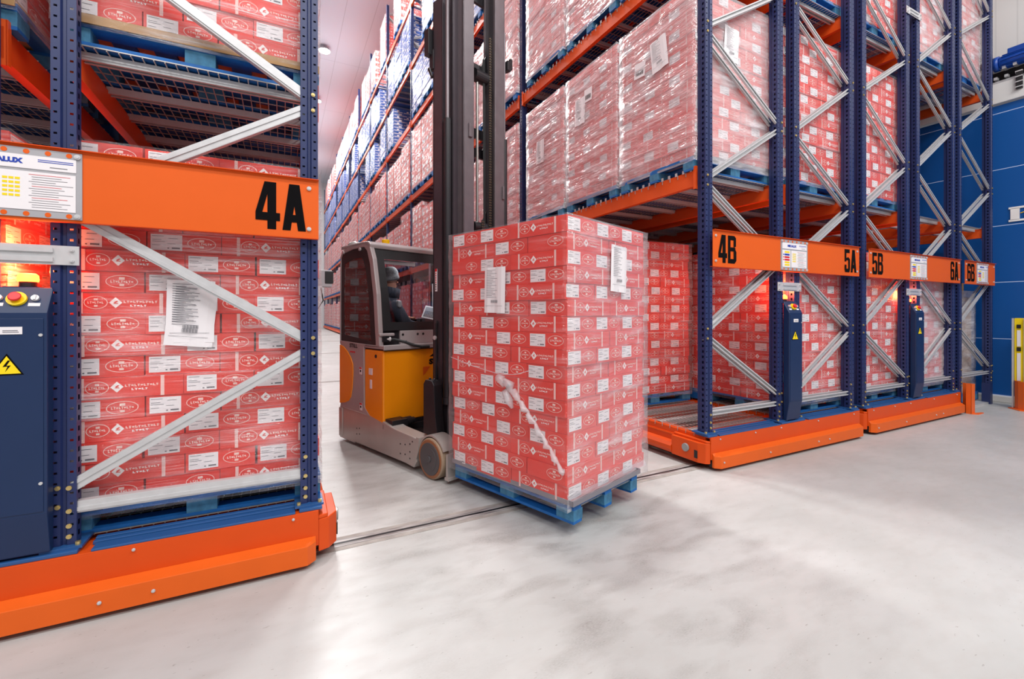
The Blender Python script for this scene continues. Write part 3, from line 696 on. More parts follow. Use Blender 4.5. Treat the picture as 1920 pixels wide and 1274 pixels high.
def header_board(parent, xa, xb, y, left_txt, right_txt, plate_x, pw=0.225, red=False):
    """Orange numbered board across the end of a module, with the grey information plate in the middle."""
    mb = MB(); z0, z1 = 1.855, 2.185
    mb.box(xa, xb, y, y+0.004, z0, z1, 'board'); mb.box(xa, xb, y-0.018, y+0.004, z1, z1+0.004, 'orange'); mb.box(xa, xb, y, y+0.03, z0-0.004, z0, 'orange')
    b = mb.build('header_board', parent)
    for s_, x0 in ((left_txt, xa+0.075), (right_txt, xb-0.075-0.235)):
        if not s_: continue
        m2 = MB(); letters(m2, s_, x0-0.004, z0+0.035, 0.118, 0.258, 0.012, y-0.002); m2.build('lettering', b)
    bolts(b, [(x, y, z) for x in (xa+0.035, xb-0.05) for z in (z1-0.05, z0+0.05)], 0.012, 'galv')
    # plate
    m2 = MB(); px0, px1 = plate_x-pw, plate_x+pw; yp = y-0.006
    m2.box(px0, px1, yp, y, z0+0.008, z1-0.012, 'greyplate')
    for k in range(6):
        for z in (z0+0.022, z1-0.028): m2.cyl((px0+0.045+k*(2*pw-0.09)/5, z), 1, 0.011, yp-0.0012, yp, 'board', 10)
    for x in (px0+0.015, px1-0.015):
        for z in (z0+0.022, z1-0.03): bolthead(m2, x, z, yp)
    p = m2.build('information_plate', b)
    m3 = MB(); yq = yp-0.0025
    m3.box(px0+0.02, px1-0.02, yq, yp, z1-0.105, z1-0.045, 'paper')
    hdr = m3.build('title_strip', p)
    put_text('lettering', 'MECALUX', 0.021, 'bluelbl', p, (px0+0.175, yq-0.001, z1-0.083), (PI/2, 0, 0), 0.002, 1.1)
    m3 = MB()
    for k, (a, c, z) in enumerate(((0.30, 0.42, 0.060), (0.30, 0.42, 0.068), (0.34, 0.40, 0.090))): m3.box(px0+a, px0+c, yq-0.001, yq, z1-z-0.003, z1-z, 'bluelbl' if k < 2 else 'ink')
    m3.box(px0+0.165, px1-0.022, yq, yp, z0+0.04, z1-0.118, 'paper'); m3.box(px0+0.02, px0+0.152, yq, yp, z0+0.04, z1-0.118, 'paper')
    for k in range(15):
        z = z1-0.130-k*0.0105; a = px0+0.27+(0.01 if k % 3 else 0); m3.box(a, a+(0.14, 0.1, 0.12, 0.09)[k % 4], yq-0.001, yq, z-0.0016, z, 'ink' if k % 5 else 'red')
    for k in range(5):
        for c in range(3): m3.box(px0+0.185+c*0.02, px0+0.201+c*0.02, yq-0.001, yq, z1-0.158-k*0.019, z1-0.148-k*0.019, 'yellow')
    m3.build('operating_sheet', p)
    m3 = MB()
    for k, c in enumerate(('yellow', 'bluelbl', 'red', 'red', 'yellow', 'yellow')):
        z = z1-0.138-k*0.026; m3.box(px0+0.055, px0+0.135, yq-0.001, yq, z-0.009, z+0.009, c); m3.box(px0+0.03, px0+0.048, yq-0.001, yq, z-0.006, z+0.006, 'paper' if c == 'yellow' else c)
    m3.build('colour_key', p)
    return b

# ------------------------------------------------------------------ mobile rack modules
GROUND = 0.322
def cabinet(parent, x, warn=True, low=0.33):
    """Navy control cabinet with sloping desk, standing on the base in front of the two inner posts."""
    mb = MB(); hw = 0.11; y1, y0 = -0.01, -0.075
    mb.prism([(y1, low), (y1+0.0, 1.55), (y0, 1.43), (y0, 0.52), (y0+0.03, low)], 0, x-hw, x+hw, 'navy')
    c = mb.build('control_cabinet', parent, bevel=0.006, fix=True)
    mb = MB(); mb.box(x-hw+0.012, x+hw-0.012, y0-0.003, y0, 0.53, 1.405, 'navy'); mb.build('door', c, bevel=0.002)
    base = Matrix.Translation((x, (y0+y1)/2, 1.49)) @ Matrix.Rotation(math.atan2(0.12, 0.065)-0.0, 4, 'X')
    # emergency stop: yellow collar and red mushroom on the sloping desk
    m2 = MB(); m2.M = base; m2.cyl((0, 0), 2, 0.034, 0.0, 0.012, 'yellow', 20); o = m2.build('collar', c, fix=True)
    m2 = MB(); m2.M = base; m2.cyl((0, 0), 2, 0.014, 0.01, 0.022, 'red', 16); m2.cyl((0, 0), 2, 0.022, 0.022, 0.034, 'red', 20); m2.build('emergency_stop', c, bevel=0.004, fix=True)
    for sx in (-0.06, 0.06):
        m2 = MB(); m2.M = base; m2.cyl((sx, 0.005), 2, 0.014, 0, 0.012, 'galv', 16); m2.box(sx-0.004, sx+0.004, -0.006, 0.016, 0.012, 0.018, 'galv'); m2.build('key_switch', c, fix=True)
        m2 = MB(); m2.M = base; m2.box(sx-0.02, sx+0.02, -0.034, -0.018, 0, 0.0015, 'paper'); m2.build('switch_label', c)
    m2 = MB(); m2.box(x-0.045, x+0.03, y0-0.006, y0-0.003, 1.335, 1.368, 'paper'); m2.box(x-0.032, x+0.016, y0-0.0068, y0-0.006, 1.350, 1.353, 'ink'); m2.box(x-0.032, x+0.02, y0-0.0068, y0-0.006, 1.343, 1.346, 'ink'); m2.build('name_plate', c)
    m2 = MB()
    for z in (1.33, 0.66): m2.cyl((x+hw-0.02, z), 1, 0.007, y0-0.008, y0-0.003, 'galv', 10)
    m2.build('door_lock', c)
    if warn:
        m2 = MB(); xc, zc, r = x-0.02, 1.19, 0.055
        m2.prism([(xc-r, zc-0.035), (xc+r, zc-0.035), (xc, zc+0.06)], 1, y0-0.0045, y0-0.003, 'inkdark'); m2.prism([(xc-r*0.84, zc-0.029), (xc+r*0.84, zc-0.029), (xc, zc+0.049)], 1, y0-0.0055, y0-0.0045, 'yellow')
        m2.prism([(xc+0.004, zc+0.03), (xc-0.012, zc+0.002), (xc+0.004, zc+0.004), (xc-0.004, zc-0.02), (xc+0.014, zc+0.008), (xc, zc+0.007), (xc+0.012, zc+0.03)], 1, y0-0.0062, y0-0.0055, 'inkdark'); m2.build('warning_sign', c)
    m2 = MB(); m2.cyl((x, 0.055), 2, 0.03, 1.545, 1.575, 'black', 20); m2.box(x-0.06, x+0.06, -0.01, 0.08, 1.53, 1.55, 'navy'); bs = m2.build('beacon_base', c)
    m2 = MB(); m2.tube([(x, 0.055, 1.575), (x, 0.055, 1.585), (x, 0.055, 1.605), (x, 0.055, 1.615)], [0.036, 0.038, 0.036, 0.026], 'beacon_red', 18); m2.build('beacon_lens', c, smooth=True)
    l = bpy.data.lights.new('beacon_light', 'POINT'); l.energy = 16; l.color = (1, 0.16, 0.05); l.shadow_soft_size = 0.05
    lo = bpy.data.objects.new('beacon_light', l); COL.objects.link(lo); lo.parent = parent; lo.location = (x, 0.075, 1.68)
    return c
def module(label, x0, aisle, lt, rt, nrow, nbeam_in, texts, cab=True, side_box='l', closed=False, warn=True, inner_rows=4, decks=None):
    t = thing('mobile_rack', label, 'warehouse rack', (x0, YF, 0))
    W_ = MW; Ln = nrow*BAY+0.1
    # base carriage
    mb = MB()
    for a, b in ((0.0, 0.10), (1.06, 1.15), (1.34, 1.43), (W_-0.10, W_)): mb.box(a, b, 0, Ln, 0.10, 0.298, 'orange')
    mb.box(0.1, W_-0.1, 0.17, 0.30, 0.25, 0.300, 'orange')
    mb.box(0.12, W_-0.12, 0.02, Ln-0.02, 0.06, 0.10, 'black')
    n = int(Ln/1.18)
    for k in range(n+1):
        y = 0.02+k*1.18; mb.box(0.1, W_-0.1, y, y+0.12, 0.11, 0.290, 'orange')
    mb.box(0.02, W_-0.02, -0.055, -0.02, 0.03, 0.12, 'black')
    base = mb.build('base_carriage', t)
    mb = MB(); mb.box(0.0, W_, -0.06, -0.045, 0.10, 0.292, 'orange'); mb.box(0, W_, -0.06, 0.09, 0.290, 0.300, 'orange')
    for x in (0.12, 0.62, 1.02, 1.66, 2.36): dome(mb, x, -0.06, 0.275, 0.008, 'galv')
    mb.build('front_fascia', base, bevel=0.004)
    mb = MB()
    v = []; prof = [(-0.06, 0.03), (-0.125, 0.03), (-0.125, 0.135), (-0.06, 0.158)]
    for x, sc in ((0.015, 0.35), (0.06, 1), (W_-0.06, 1), (W_-0.015, 0.35)):
        for y, z in prof: v.append((x, -0.06+(y+0.06)*sc, z))
    fs = [(0,1,2,3)[::-1]]+[(i*4+k, i*4+(k+1) % 4, i*4+4+(k+1) % 4, i*4+4+k) for i in range(3) for k in range(4)]+[(12,13,14,15)]
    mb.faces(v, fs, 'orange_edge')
    for x in (0.09, 0.75, 1.55, 1.75): dome(mb, x, -0.125, 0.085, 0.009, 'galv')
    mb.build('bumper_strip', base, bevel=0.004, fix=True)
    # blue top covers
    mb = MB()
    for a, b in ((0.12, 1.02), (1.50, 2.37)):
        mb.box(a, b, -0.058, 0.012, 0.300, 0.312, 'blue'); mb.box(a-0.015, b+0.03, 0.018, 0.045, 0.30, 0.318, 'blue'); mb.box(a-0.015, b+0.03, 0.055, 0.085, 0.30, 0.322, 'blue')
    for a, b in ((-0.02, 0.1), (1.05, 1.45), (W_-0.1, W_+0.02)): mb.box(a, b, -0.05, 0.10, 0.300, 0.318, 'blue')
    mb.build('top_cover', base, bevel=0.003)
    # side rails with bumper roll along the aisle, and the sensor housing at the corner
    for sgn, xs in ((-1, 0.0), (1, W_)):
        mb = MB(); q = lambda d: xs+sgn*d
        pr = [(q(0), 0.245), (q(0.012), 0.245), (q(0.012), 0.178), (q(0.055), 0.165), (q(0.078), 0.135), (q(0.078), 0.10), (q(0.06), 0.07), (q(0.03), 0.055), (q(0), 0.055)]
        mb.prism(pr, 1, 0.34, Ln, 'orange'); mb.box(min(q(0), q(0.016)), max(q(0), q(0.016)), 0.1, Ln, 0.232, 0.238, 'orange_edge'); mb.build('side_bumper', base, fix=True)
        d = 0.105 if (sgn > 0 and aisle == 'r') else 0.068
        mb = MB(); mb.prism([(q(0), -0.055), (q(d*0.55), -0.035), (q(d), 0.03), (q(d), 0.34), (q(0), 0.34)], 2, 0.06, 0.245, 'orange'); mb.prism([(q(0), -0.055), (q(d*0.5), -0.035), (q(d*0.55), 0.34), (q(0), 0.34)], 2, 0.245, 0.268, 'orange')
        h = mb.build('sensor_housing', base, bevel=0.006, fix=True)
        mb = MB(); mb.cyl((0.16, 0.17), 0, 0.038, min(q(d), q(d+0.02)), max(q(d), q(d+0.02)), 'greylens', 20); mb.build('sensor', h, bevel=0.004)
        mb = MB(); mb.box(min(q(d), q(d+0.006)), max(q(d), q(d+0.006)), 0.03, 0.065, 0.10, 0.17, 'black'); mb.build('sensor_socket', h)
    # frames
    for k in range(nrow+1):
        for side in (0, 1):
            if side == 0: xo, xi = 0.046, 1.104
            else: xo, xi = W_-0.046, W_-1.104
            if k > inner_rows:
                if (side == 0) == (aisle == 'l'): 
                    link('upright_post', POST, t, (xo, k*BAY, 0)); 
                    if k < 8: link('upright_post', POST, t, (xi, k*BAY, 0))
                continue
            frame(t, xo, xi, k*BAY, closed, front=(k == 0), nodes_to=13 if k < 5 else 5, foot=(k < 3))
    # frame spacers between the two inner posts
    for z in (1.70, 5.35, 9.0):
        mb = MB(); xa, xb = 1.045, 1.445; mb.box(xa, xb, -0.012, -0.008, z-0.045, z+0.045, 'galv'); mb.box(xa+0.09, xb-0.09, -0.022, -0.012, z+0.012, z+0.032, 'galv'); mb.box(xa+0.09, xb-0.09, -0.022, -0.012, z-0.032, z-0.012, 'galv')
        for x in (xa+0.025, xb-0.025):
            for dz in (-0.025, 0.025): dome(mb, x, -0.012, z+dz, 0.009, 'galv')
        mb.build('frame_spacer', t)
    # beams and decks
    for k in range(nrow):
        for L_ in range(len(LEV)):
            for side in (0, 1):
                main = (side == 0) == (aisle == 'l')
                if not main and k >= nbeam_in: continue
                xo, xi = (0.026, 1.124) if side == 0 else (W_-0.026, W_-1.124)
                if main or k < 2:
                    b = link('beam', BEAML, t, (xo, k*BAY+0.1, LEV[L_])); b.scale = (1 if side == 0 else -1, 1, 1)
                    if k < 2 and L_ < 3: link('deck_lug', LUGM, b)
                if k < 4: b = link('beam', BEAML, t, (xi, k*BAY+0.1, LEV[L_])); b.scale = (-1 if side == 0 else 1, 1, 1)
                xd = 0.045 if side == 0 else W_-0.045-DECKD
                if main or k < 3: link('wire_deck', DECK, t, (xd, k*BAY+0.105, LEV[L_]+0.146))
    # wire floor over the base
    for k in range(min(nrow, 3)):
        for side in (0, 1): link('wire_floor', DECK, t, (0.045 if side == 0 else W_-0.045-DECKD, k*BAY+0.105, 0.314))
    header_board(t, 0.03, W_, -0.055, texts[0], texts[1], 1.245)
    if cab: cabinet(t, 1.245, warn)
    return t
ml = module('left mobile rack on an orange base, numbered 4A at its right end', XL1-MW, 'r', '', '', 4, 3, ('3B', '4A'), closed=True)
mr = module('long middle mobile rack on orange base numbered 4B and 5A, beside the aisle', X0M, 'l', '', '', NB, 3, ('4B', '5A'), inner_rows=6)
X5 = X0M+MW+0.18
m5 = module('orange based mobile rack numbered 5B and 6A, second rack right of the aisle', X5, 'l', '', '', 3, 2, ('5B', '6A'), inner_rows=3)

# fixed single rack beside the blue door
X6 = X5+MW+0.13
sr = thing('fixed_rack', 'narrow fixed rack at the far right with a darker 6B board', 'warehouse rack', (X6, YF, 0))
for k in range(3): frame(sr, 0.046, 1.16, k*BAY, False, nodes_to=12, front=(k == 0), foot=False)
for k in range(2):
    for L_ in range(3):
        for x, s_ in ((0.026, 1), (1.18, -1)):
            b = link('beam', BEAML, sr, (x, k*BAY+0.1, LEV[L_])); b.scale = (s_, 1, 1)
        link('wire_deck', DECK, sr, (0.06, k*BAY+0.105, LEV[L_]+0.146))
mb = MB(); mb.box(0.02, 1.2, 0.02, 7.1, 0.0, 0.03, 'galv'); mb.box(0.0, 0.09, 0.0, 0.1, 0, 0.33, 'postplain'); mb.box(1.115, 1.205, 0.0, 0.1, 0, 0.33, 'postplain'); mb.build('base_rail', sr)
header_board(sr, 0.03, 1.10, -0.055, '6B', '', 0.62, 0.20)
ug = thing('upright_guard', 'orange corner guard bolted to the floor between racks 6A and 6B', 'guard', (X6-0.02, YF-0.16, 0))
mb = MB(); mb.box(-0.07, 0.05, 0.0, 0.008, 0, 0.42, 'guard'); mb.box(0.042, 0.05, 0.0, 0.13, 0, 0.42, 'guard'); mb.box(-0.07, -0.062, 0.0, 0.06, 0, 0.42, 'guard'); mb.build('guard_plate', ug, bevel=0.003)
mb = MB(); mb.prism([(-0.07, 0), (0.05, 0), (0.17, -0.03), (0.17, -0.055), (-0.02, -0.06)], 2, 0, 0.01, 'guard'); mb.build('foot_plate', ug)

# ------------------------------------------------------------------ loads in the racks
YS = [0.63, 1.715, 2.81]
ORD = ['front', 'middle', 'rear']; NUM = ['first', 'second', 'third', 'fourth', 'fifth', 'sixth', 'seventh', 'eighth', 'ninth', 'tenth', 'eleventh', 'twelfth']
LVN = ['base level', 'first beam level', 'second beam level', 'third beam level', 'fourth beam level', 'top beam level']
def lz(L_): return GROUND if L_ == 0 else LEV[L_-1]+0.155
def place(xc, b, i, L_, label, nl, **k):
    return load(label, (xc+random.uniform(-.012,.012), YF+b*BAY+YS[i]+random.uniform(-.008,.008), lz(L_)), k.pop('rz', 0)+random.uniform(-.008,.008), nl, **k)
xa = X0M+0.575
# left module, 4A side
x4 = XL1-0.575
a = place(x4, 0, 0, 0, 'large film-wrapped red carton load standing on the left rack base, below the 4A board', 17, sides=('-y', '+x'), flm='film', seed=1, group='loads in the left rack')
put_sheet(a, '-y', -0.06, PH+0.80, 0.10); put_sheet(a, '-y', -0.05, PH+0.82, 0.02)
place(x4, 0, 0, 1, 'red carton load on the wire deck directly above the 4A board', 14, sides=('-y', '+x'), seed=2, tray='kraft', group='loads in the left rack')
for i in (1, 2):
    for L_ in (0, 1): place(x4, 0, i, L_, 'red carton load behind the 4A frame, %s one %s' % (ORD[i], LVN[L_]), 16 if L_ == 0 else 14, group='loads in the left rack')
for b in (1, 2):
    for i in range(3):
        for L_ in (0, 1): place(x4, b, i, L_, 'red carton load in the left rack, %s bay, %s, %s' % (NUM[b], ORD[i], LVN[L_]), 15, group='loads in the left rack')
x3 = XL1-MW+0.575
place(x3, 0, 0, 0, 'red carton load behind the navy control cabinet at the left edge', 17, sides=('-y', '+x'), seed=3, group='loads in the left rack')
place(x3, 0, 0, 1, 'red carton load above the white information plate at the upper left corner', 14, sides=('-y', '+x'), seed=0, tray='kraft', group='loads in the left rack')
place(x3, 0, 1, 0, 'red carton load at the left edge, second on the base behind the cabinet', 16, group='loads in the left rack')
place(x3, 0, 1, 1, 'red carton load at the left edge, second on the first beam level', 14, group='loads in the left rack')
# 4B side, facing the aisle
NL = [17, 15, 16, 13, 13, 15]
skip = {(0, 0, 0), (3, 1, 3), (4, 0, 4), (3, 2, 5), (4, 1, 5), (5, 1, 3), (6, 2, 4)}
for b in range(NB):
    for L_ in range(6):
        for i in range(3):
            if (b, i, L_) in skip: continue
            if b == 0 and L_ > 3: continue
            if L_ >= 3 and b > 1 and (b*7+i*5+L_*3) % 6 == 0: continue
            kind = 'blue' if L_ in (3, 4) else 'red'
            near = b == 0 and L_ <= 2
            colw = 'blue crate load' if kind == 'blue' else 'red carton load'
            nm = '%s in rack 4B, %s, %s of the %s bay' % (colw, LVN[L_], ORD[i], NUM[b])
            nl = NL[L_] + (random.choice((-2, -1, 0)) if b else 0)
            l = place(xa, b, i, L_, nm, nl, sides=('-x', '-y') if near else None, kind=kind, flm=('film_far' if kind == 'blue' else ('film_heavy' if b < 2 else 'film')) if L_ else 'film', tray=(L_ == 1 and b < 2), group='aisle loads of rack 4B', seed=(b*3+i+L_) % 5)
            if near and L_ == 1 and i == 0:
                put_sheet(l, '-x', 0.20, PH+1.05, 0.1, LBLM); put_sheet(l, '-x', -0.10, PH+1.0, -0.12); put_sheet(l, '-y', -0.1, PH+1.0, 0.06)
            if near and L_ == 1 and i == 1: put_sheet(l, '-x', 0.2, PH+0.95, 0.05); put_sheet(l, '-x', 0.02, PH+1.18, 0.05, LBLM)
            if near and L_ == 1 and i == 2: put_sheet(l, '-x', 0.1, PH+0.75, 0.05)
            if near and L_ == 0 and i == 1: put_sheet(l, '-y', -0.36, PH+1.2, 0.04)
# 5A, 5B, 6A: front loads seen through the end frames
x5a = X0M+MW-0.575
for L_ in (0, 1, 2):
    for i in (0, 1): place(x5a, 0, i, L_, 'red carton load in rack 5A, %s one %s' % (ORD[i], LVN[L_]), (16, 15, 15)[L_], sides=('-y', '-x') if i == 0 else None, flm='film', seed=(L_+2) % 5, group='loads behind the 5A end frame')
x5b = X5+0.575; x6a = X5+MW-0.575
for L_ in (0, 1, 2):
    for i in (0, 1): place(x5b, 0, i, L_, 'red carton load in rack 5B, %s one %s' % (ORD[i], LVN[L_]), (16, 15, 15)[L_], sides=('-y', '-x') if i == 0 else None, flm='film_clear' if L_ == 1 else 'film', seed=(L_+1) % 5, group='loads behind the 5B end frame')
for L_, i in ((0, 0), (0, 1), (2, 0)): place(x6a, 0, i, L_, 'red carton load in rack 6A, %s one %s' % (ORD[i], LVN[L_]), (15, 15, 15)[L_], sides=('-y', '-x') if i == 0 else None, flm='film_heavy', seed=L_, group='loads behind the 6A end frame')
# a film-wrapped brown load in the fixed rack
bl = thing('wrapped_pallet_load', 'pale brown goods under crumpled clear film in the fixed rack by the blue door', 'pallet load', (X6+0.6, YF+0.66, 0.05))
add_pallet(bl, True)
mb = MB(); mb.box(-0.5, 0.5, -0.45, 0.45, 0, 1.5, 'kraft'); mb.box(-0.3, 0.25, -0.44, 0.3, 1.5, 1.72, 'kraft'); o = mb.build('kraft_box', bl, bevel=0.01); o.location = (0, 0, PH)
f = link('stretch_film', film(15, 4, 'film_heavy'), bl, (0, 0, PH)); f.scale = (0.9, 0.93, 0.98)
place(X6+0.6, 0, 0, 2, 'pink film-wrapped load on the second beam level of the fixed rack', 13, flm='film_heavy', group='loads in the fixed rack')

# sensor box hanging on the aisle side of the left rack
sb = thing('signal_box', 'small grey signal box with dark face on the aisle side of the left rack', 'sensor box', (XL1+0.02, 4.35, 1.74))
mb = MB(); mb.box(0.07, 0.19, -0.05, 0.05, -0.08, 0.07, 'greyplate'); mb.box(0.13, 0.20, -0.055, -0.045, -0.05, 0.06, 'black'); mb.build('housing', sb, bevel=0.006)
mb = MB(); mb.box(-0.03, 0.08, -0.02, 0.02, 0.03, 0.045, 'galv'); mb.box(-0.02, 0.04, -0.035, 0.035, 0.12, 0.26, 'white'); mb.box(-0.02, 0.0, -0.02, 0.02, -0.05, 0.26, 'galv'); mb.build('bracket', sb)
mb = MB(); mb.tube([(0.10,0,-0.08),(0.12,0,-0.2),(0.06,0,-0.3),(-0.01,0,-0.28)], 0.006, 'rubber', 6); mb.build('cable', sb)

# ceiling lamps
for k, y in enumerate((6.0, 12.0, 17.5, 22.9, 28.5, 34.0, 39.5)):
    t = thing('ceiling_lamp', 'round white high-bay lamp under the aisle ceiling, %s from the front' % NUM[k], 'lamp', (1.75, y, CEIL), group='aisle ceiling lamps')
    mb = MB(); mb.tube([(0,0,0),(0,0,-0.1),(0,0,-0.12),(0,0,-0.2)], [0.05, 0.06, 0.24, 0.27], 'greyplate', 24); mb.build('housing', t, smooth=False)
    mb = MB(); mb.cyl((0, 0), 2, 0.25, -0.215, -0.2, 'lamp', 24); mb.build('diffuser', t)

# ------------------------------------------------------------------ reach truck (local x = towards the forks, y = towards image right)
TH = math.radians(-71.5); TO = (1.13, 3.72)
tr = thing('reach_truck', 'orange and grey reach truck with tall dark mast carrying a pallet of red cartons', 'forklift', (TO[0], TO[1], 0), TH)
TW = 1.24
def sidep(mb, poly, y0, y1, mat): mb.prism(poly, 1, y0, y1, mat)
# support legs
legp = [(-1.77, 0.03), (-1.42, 0.03), (-1.40, 0.045), (-0.42, 0.05), (-0.28, 0.04), (-0.24, 0.10), (-0.24, 0.31), (-0.30, 0.315), (-0.62, 0.33), (-0.95, 0.385), (-1.52, 0.385), (-1.77, 0.385)]
for y0 in (0.0, TW-0.15):
    mb = MB(); sidep(mb, legp, y0+0.005, y0+0.15, 'leggrey'); lg_ = mb.build('support_leg', tr, bevel=0.008, fix=True)
    mb = MB(); ys = y0 if y0 == 0 else y0+0.15
    for (x, z) in ((-0.34,0.24),(-0.34,0.17),(-0.34,0.11),(-0.30,0.27),(-0.42,0.22),(-0.42,0.13),(-0.50,0.21),(-0.50,0.12),(-1.36,0.2),(-1.36,0.14),(-1.30,0.21),(-1.30,0.15)): mb.cyl((x, z), 1, 0.0075, ys-0.001+0.004*(y0 == 0), ys+0.006, 'black', 10)
    mb.build('bolt_hole', lg_)
    wy0, wy1 = (0.005, 0.135) if y0 == 0 else (TW-0.135, TW-0.005); yo = wy0 if y0 == 0 else wy1; so = -1 if y0 == 0 else 1
    mb = MB(); mb.cyl((-0.03, 0.176), 1, 0.175, wy0, wy1, 'tire', 48); wh = mb.build('load_wheel', tr, bevel=0.012, fix=True)
    mb = MB(); mb.cyl((-0.03, 0.176), 1, 0.163, min(yo, yo+so*0.003), max(yo, yo+so*0.003), 'tirering', 40); mb.cyl((-0.03, 0.176), 1, 0.138, min(yo, yo+so*0.009), max(yo, yo+so*0.009), 'hub', 40)
    mb.cyl((-0.03, 0.176), 1, 0.100, min(yo, yo+so*0.012), max(yo, yo+so*0.012), 'hub', 32); mb.cyl((-0.03, 0.176), 1, 0.028, min(yo, yo+so*0.022), max(yo, yo+so*0.022), 'hub', 20); mb.build('hub', wh, bevel=0.003, fix=True)
    # arched cover over the wheel
    A = [(-0.03+0.185*math.cos(a), 0.176+0.185*math.sin(a)) for a in [math.radians(d) for d in range(178, 18, -10)]]; B = [(-0.03+0.20*math.cos(a), 0.176+0.20*math.sin(a)) for a in [math.radians(d) for d in range(178, 18, -10)]]
    mb = MB()
    for i in range(len(A)-1): mb.prism([A[i], A[i+1], B[i+1], B[i]], 1, y0+0.02, y0+0.16, 'leggrey')
    mb.prism([(-0.25, 0.10), (-0.21, 0.20), (-0.20, 0.32), (-0.24, 0.32), (-0.25, 0.3)], 1, y0+0.005, y0+0.15, 'leggrey')
    mb.box(0.16, 0.185, y0+0.03, y0+0.16, 0.05, 0.25, 'leggrey'); mb.box(0.155, 0.21, y0+0.02, y0+0.16, 0.04, 0.062, 'leggrey'); mb.box(-0.24, 0.18, y0+0.145, y0+0.175, 0.12, 0.28, 'leggrey')
    mb.build('wheel_cover', lg_, fix=True)
# chassis
mb = MB(); mb.box(-1.77, -1.69, -0.005, 0.30, 0.05, 0.37, 'leggrey'); mb.box(-1.77, -1.2, 0.15, TW-0.15, 0.06, 0.34, 'castblack'); mb.box(-1.25, -0.78, 0.16, TW-0.16, 0.14, 0.30, 'castblack')
mb.box(-0.78, -0.25, 0.30, 0.42, 0.14, 0.24, 'castblack'); mb.box(-0.78, -0.25, TW-0.42, TW-0.30, 0.14, 0.24, 'castblack'); mb.build('chassis', tr, bevel=0.006)
mb = MB(); mb.box(-0.86, -0.68, 0.03, 0.20, 0.30, 0.385, 'castblack')
mb.tube([(-0.74, 0.16, 0.345), (-0.74, 0.27, 0.345)], 0.045, 'castblack', 16); mb.tube([(-0.74, 0.27, 0.345), (-0.74, 0.31, 0.345)], 0.032, 'castblack', 14); mb.build('battery_roller', tr, bevel=0.004)
# drive unit body and side panel
body = [(-1.75, 0.372), (-1.05, 0.372), (-1.20, 0.42), (-1.21, 1.08), (-1.75, 1.08)]
mb = MB(); mb.prism([(-1.75, 0.372), (-1.06, 0.372), (-1.19, 0.46), (-1.20, 1.10), (-1.75, 1.10)], 1, 0.0, TW, 'truckgrey'); dbod = mb.build('drive_body', tr, bevel=0.012, fix=True)
mb = MB(); pnl = [(-1.745, 0.42), (-1.62, 0.44), (-1.53, 0.47), (-1.475, 0.52), (-1.445, 0.62), (-1.425, 0.78), (-1.43, 0.88), (-1.47, 0.94), (-1.56, 1.01), (-1.66, 1.06), (-1.745, 1.075)]
mb.prism(pnl, 1, -0.008, 0.001, 'truckorange'); mb.prism(pnl, 1, TW-0.001, TW+0.008, 'truckorange'); mb.build('side_panel', dbod, bevel=0.004, fix=True)
put_text('lettering', 'STILL', 0.043, 'inkdark', dbod, (-1.42, -0.004, 1.058), (PI/2, 0, 0), 0.001, 1.35)
mb = MB()
for k in range(5): mb.box(-1.50+k*0.024, -1.484+k*0.024, -0.003, -0.001, 1.0+0.004*(k % 2), 1.018, 'red')
mb.build('model_mark', dbod)
mb = MB()
for (x, z) in ((-1.255, 0.83), (-1.25, 0.455)): mb.box(x-0.03, x+0.02, -0.003, -0.001, z-0.045, z+0.03, 'paper'); mb.box(x-0.03, x+0.02, -0.004, -0.003, z+0.012, z+0.03, 'red'); mb.box(x-0.018, x+0.006, -0.004, -0.003, z-0.02, z, 'inkdark')
mb.build('warning_label', dbod)
# battery compartment
mb = MB(); mb.prism([(-1.185, 0.43), (-1.13, 0.375), (-0.815, 0.335), (-0.815, 1.055), (-1.19, 1.055)], 1, 0.004, TW-0.004, 'truckorange'); bat = mb.build('battery_compartment', tr, bevel=0.014, fix=True)
mb = MB(); mb.box(-0.816, -0.811, 0.004, TW-0.004, 0.29, 0.335, 'castblack'); mb.box(-1.19, -0.80, 0.02, TW-0.02, 1.052, 1.068, 'black'); mb.build('seal', bat)
put_text('lettering', 'STILL', 0.055, 'inkdark', bat, (-0.812, 0.66, 0.885), (PI/2, 0, PI/2), 0.005, 1.3)
mb = MB(); mb.prism([(0.55, 0.965), (0.70, 0.965), (0.72, 0.995), (0.60, 0.995)], 0, -0.813, -0.811, 'inkdark'); mb.prism([(0.47, 0.86), (0.56, 0.86), (0.50, 0.79), (0.47, 0.77)], 0, -0.813, -0.811, 'orange_edge'); mb.build('badge', bat)
mb = MB(); mb.box(-1.09, -1.02, -0.001, 0.003, 0.80, 0.865, 'paper'); mb.box(-1.07, -1.03, -0.001, 0.003, 0.66, 0.75, 'paper'); mb.cyl((-0.95, 0.995), 1, 0.018, -0.002, 0.004, 'castblack', 14); mb.build('sticker', bat)
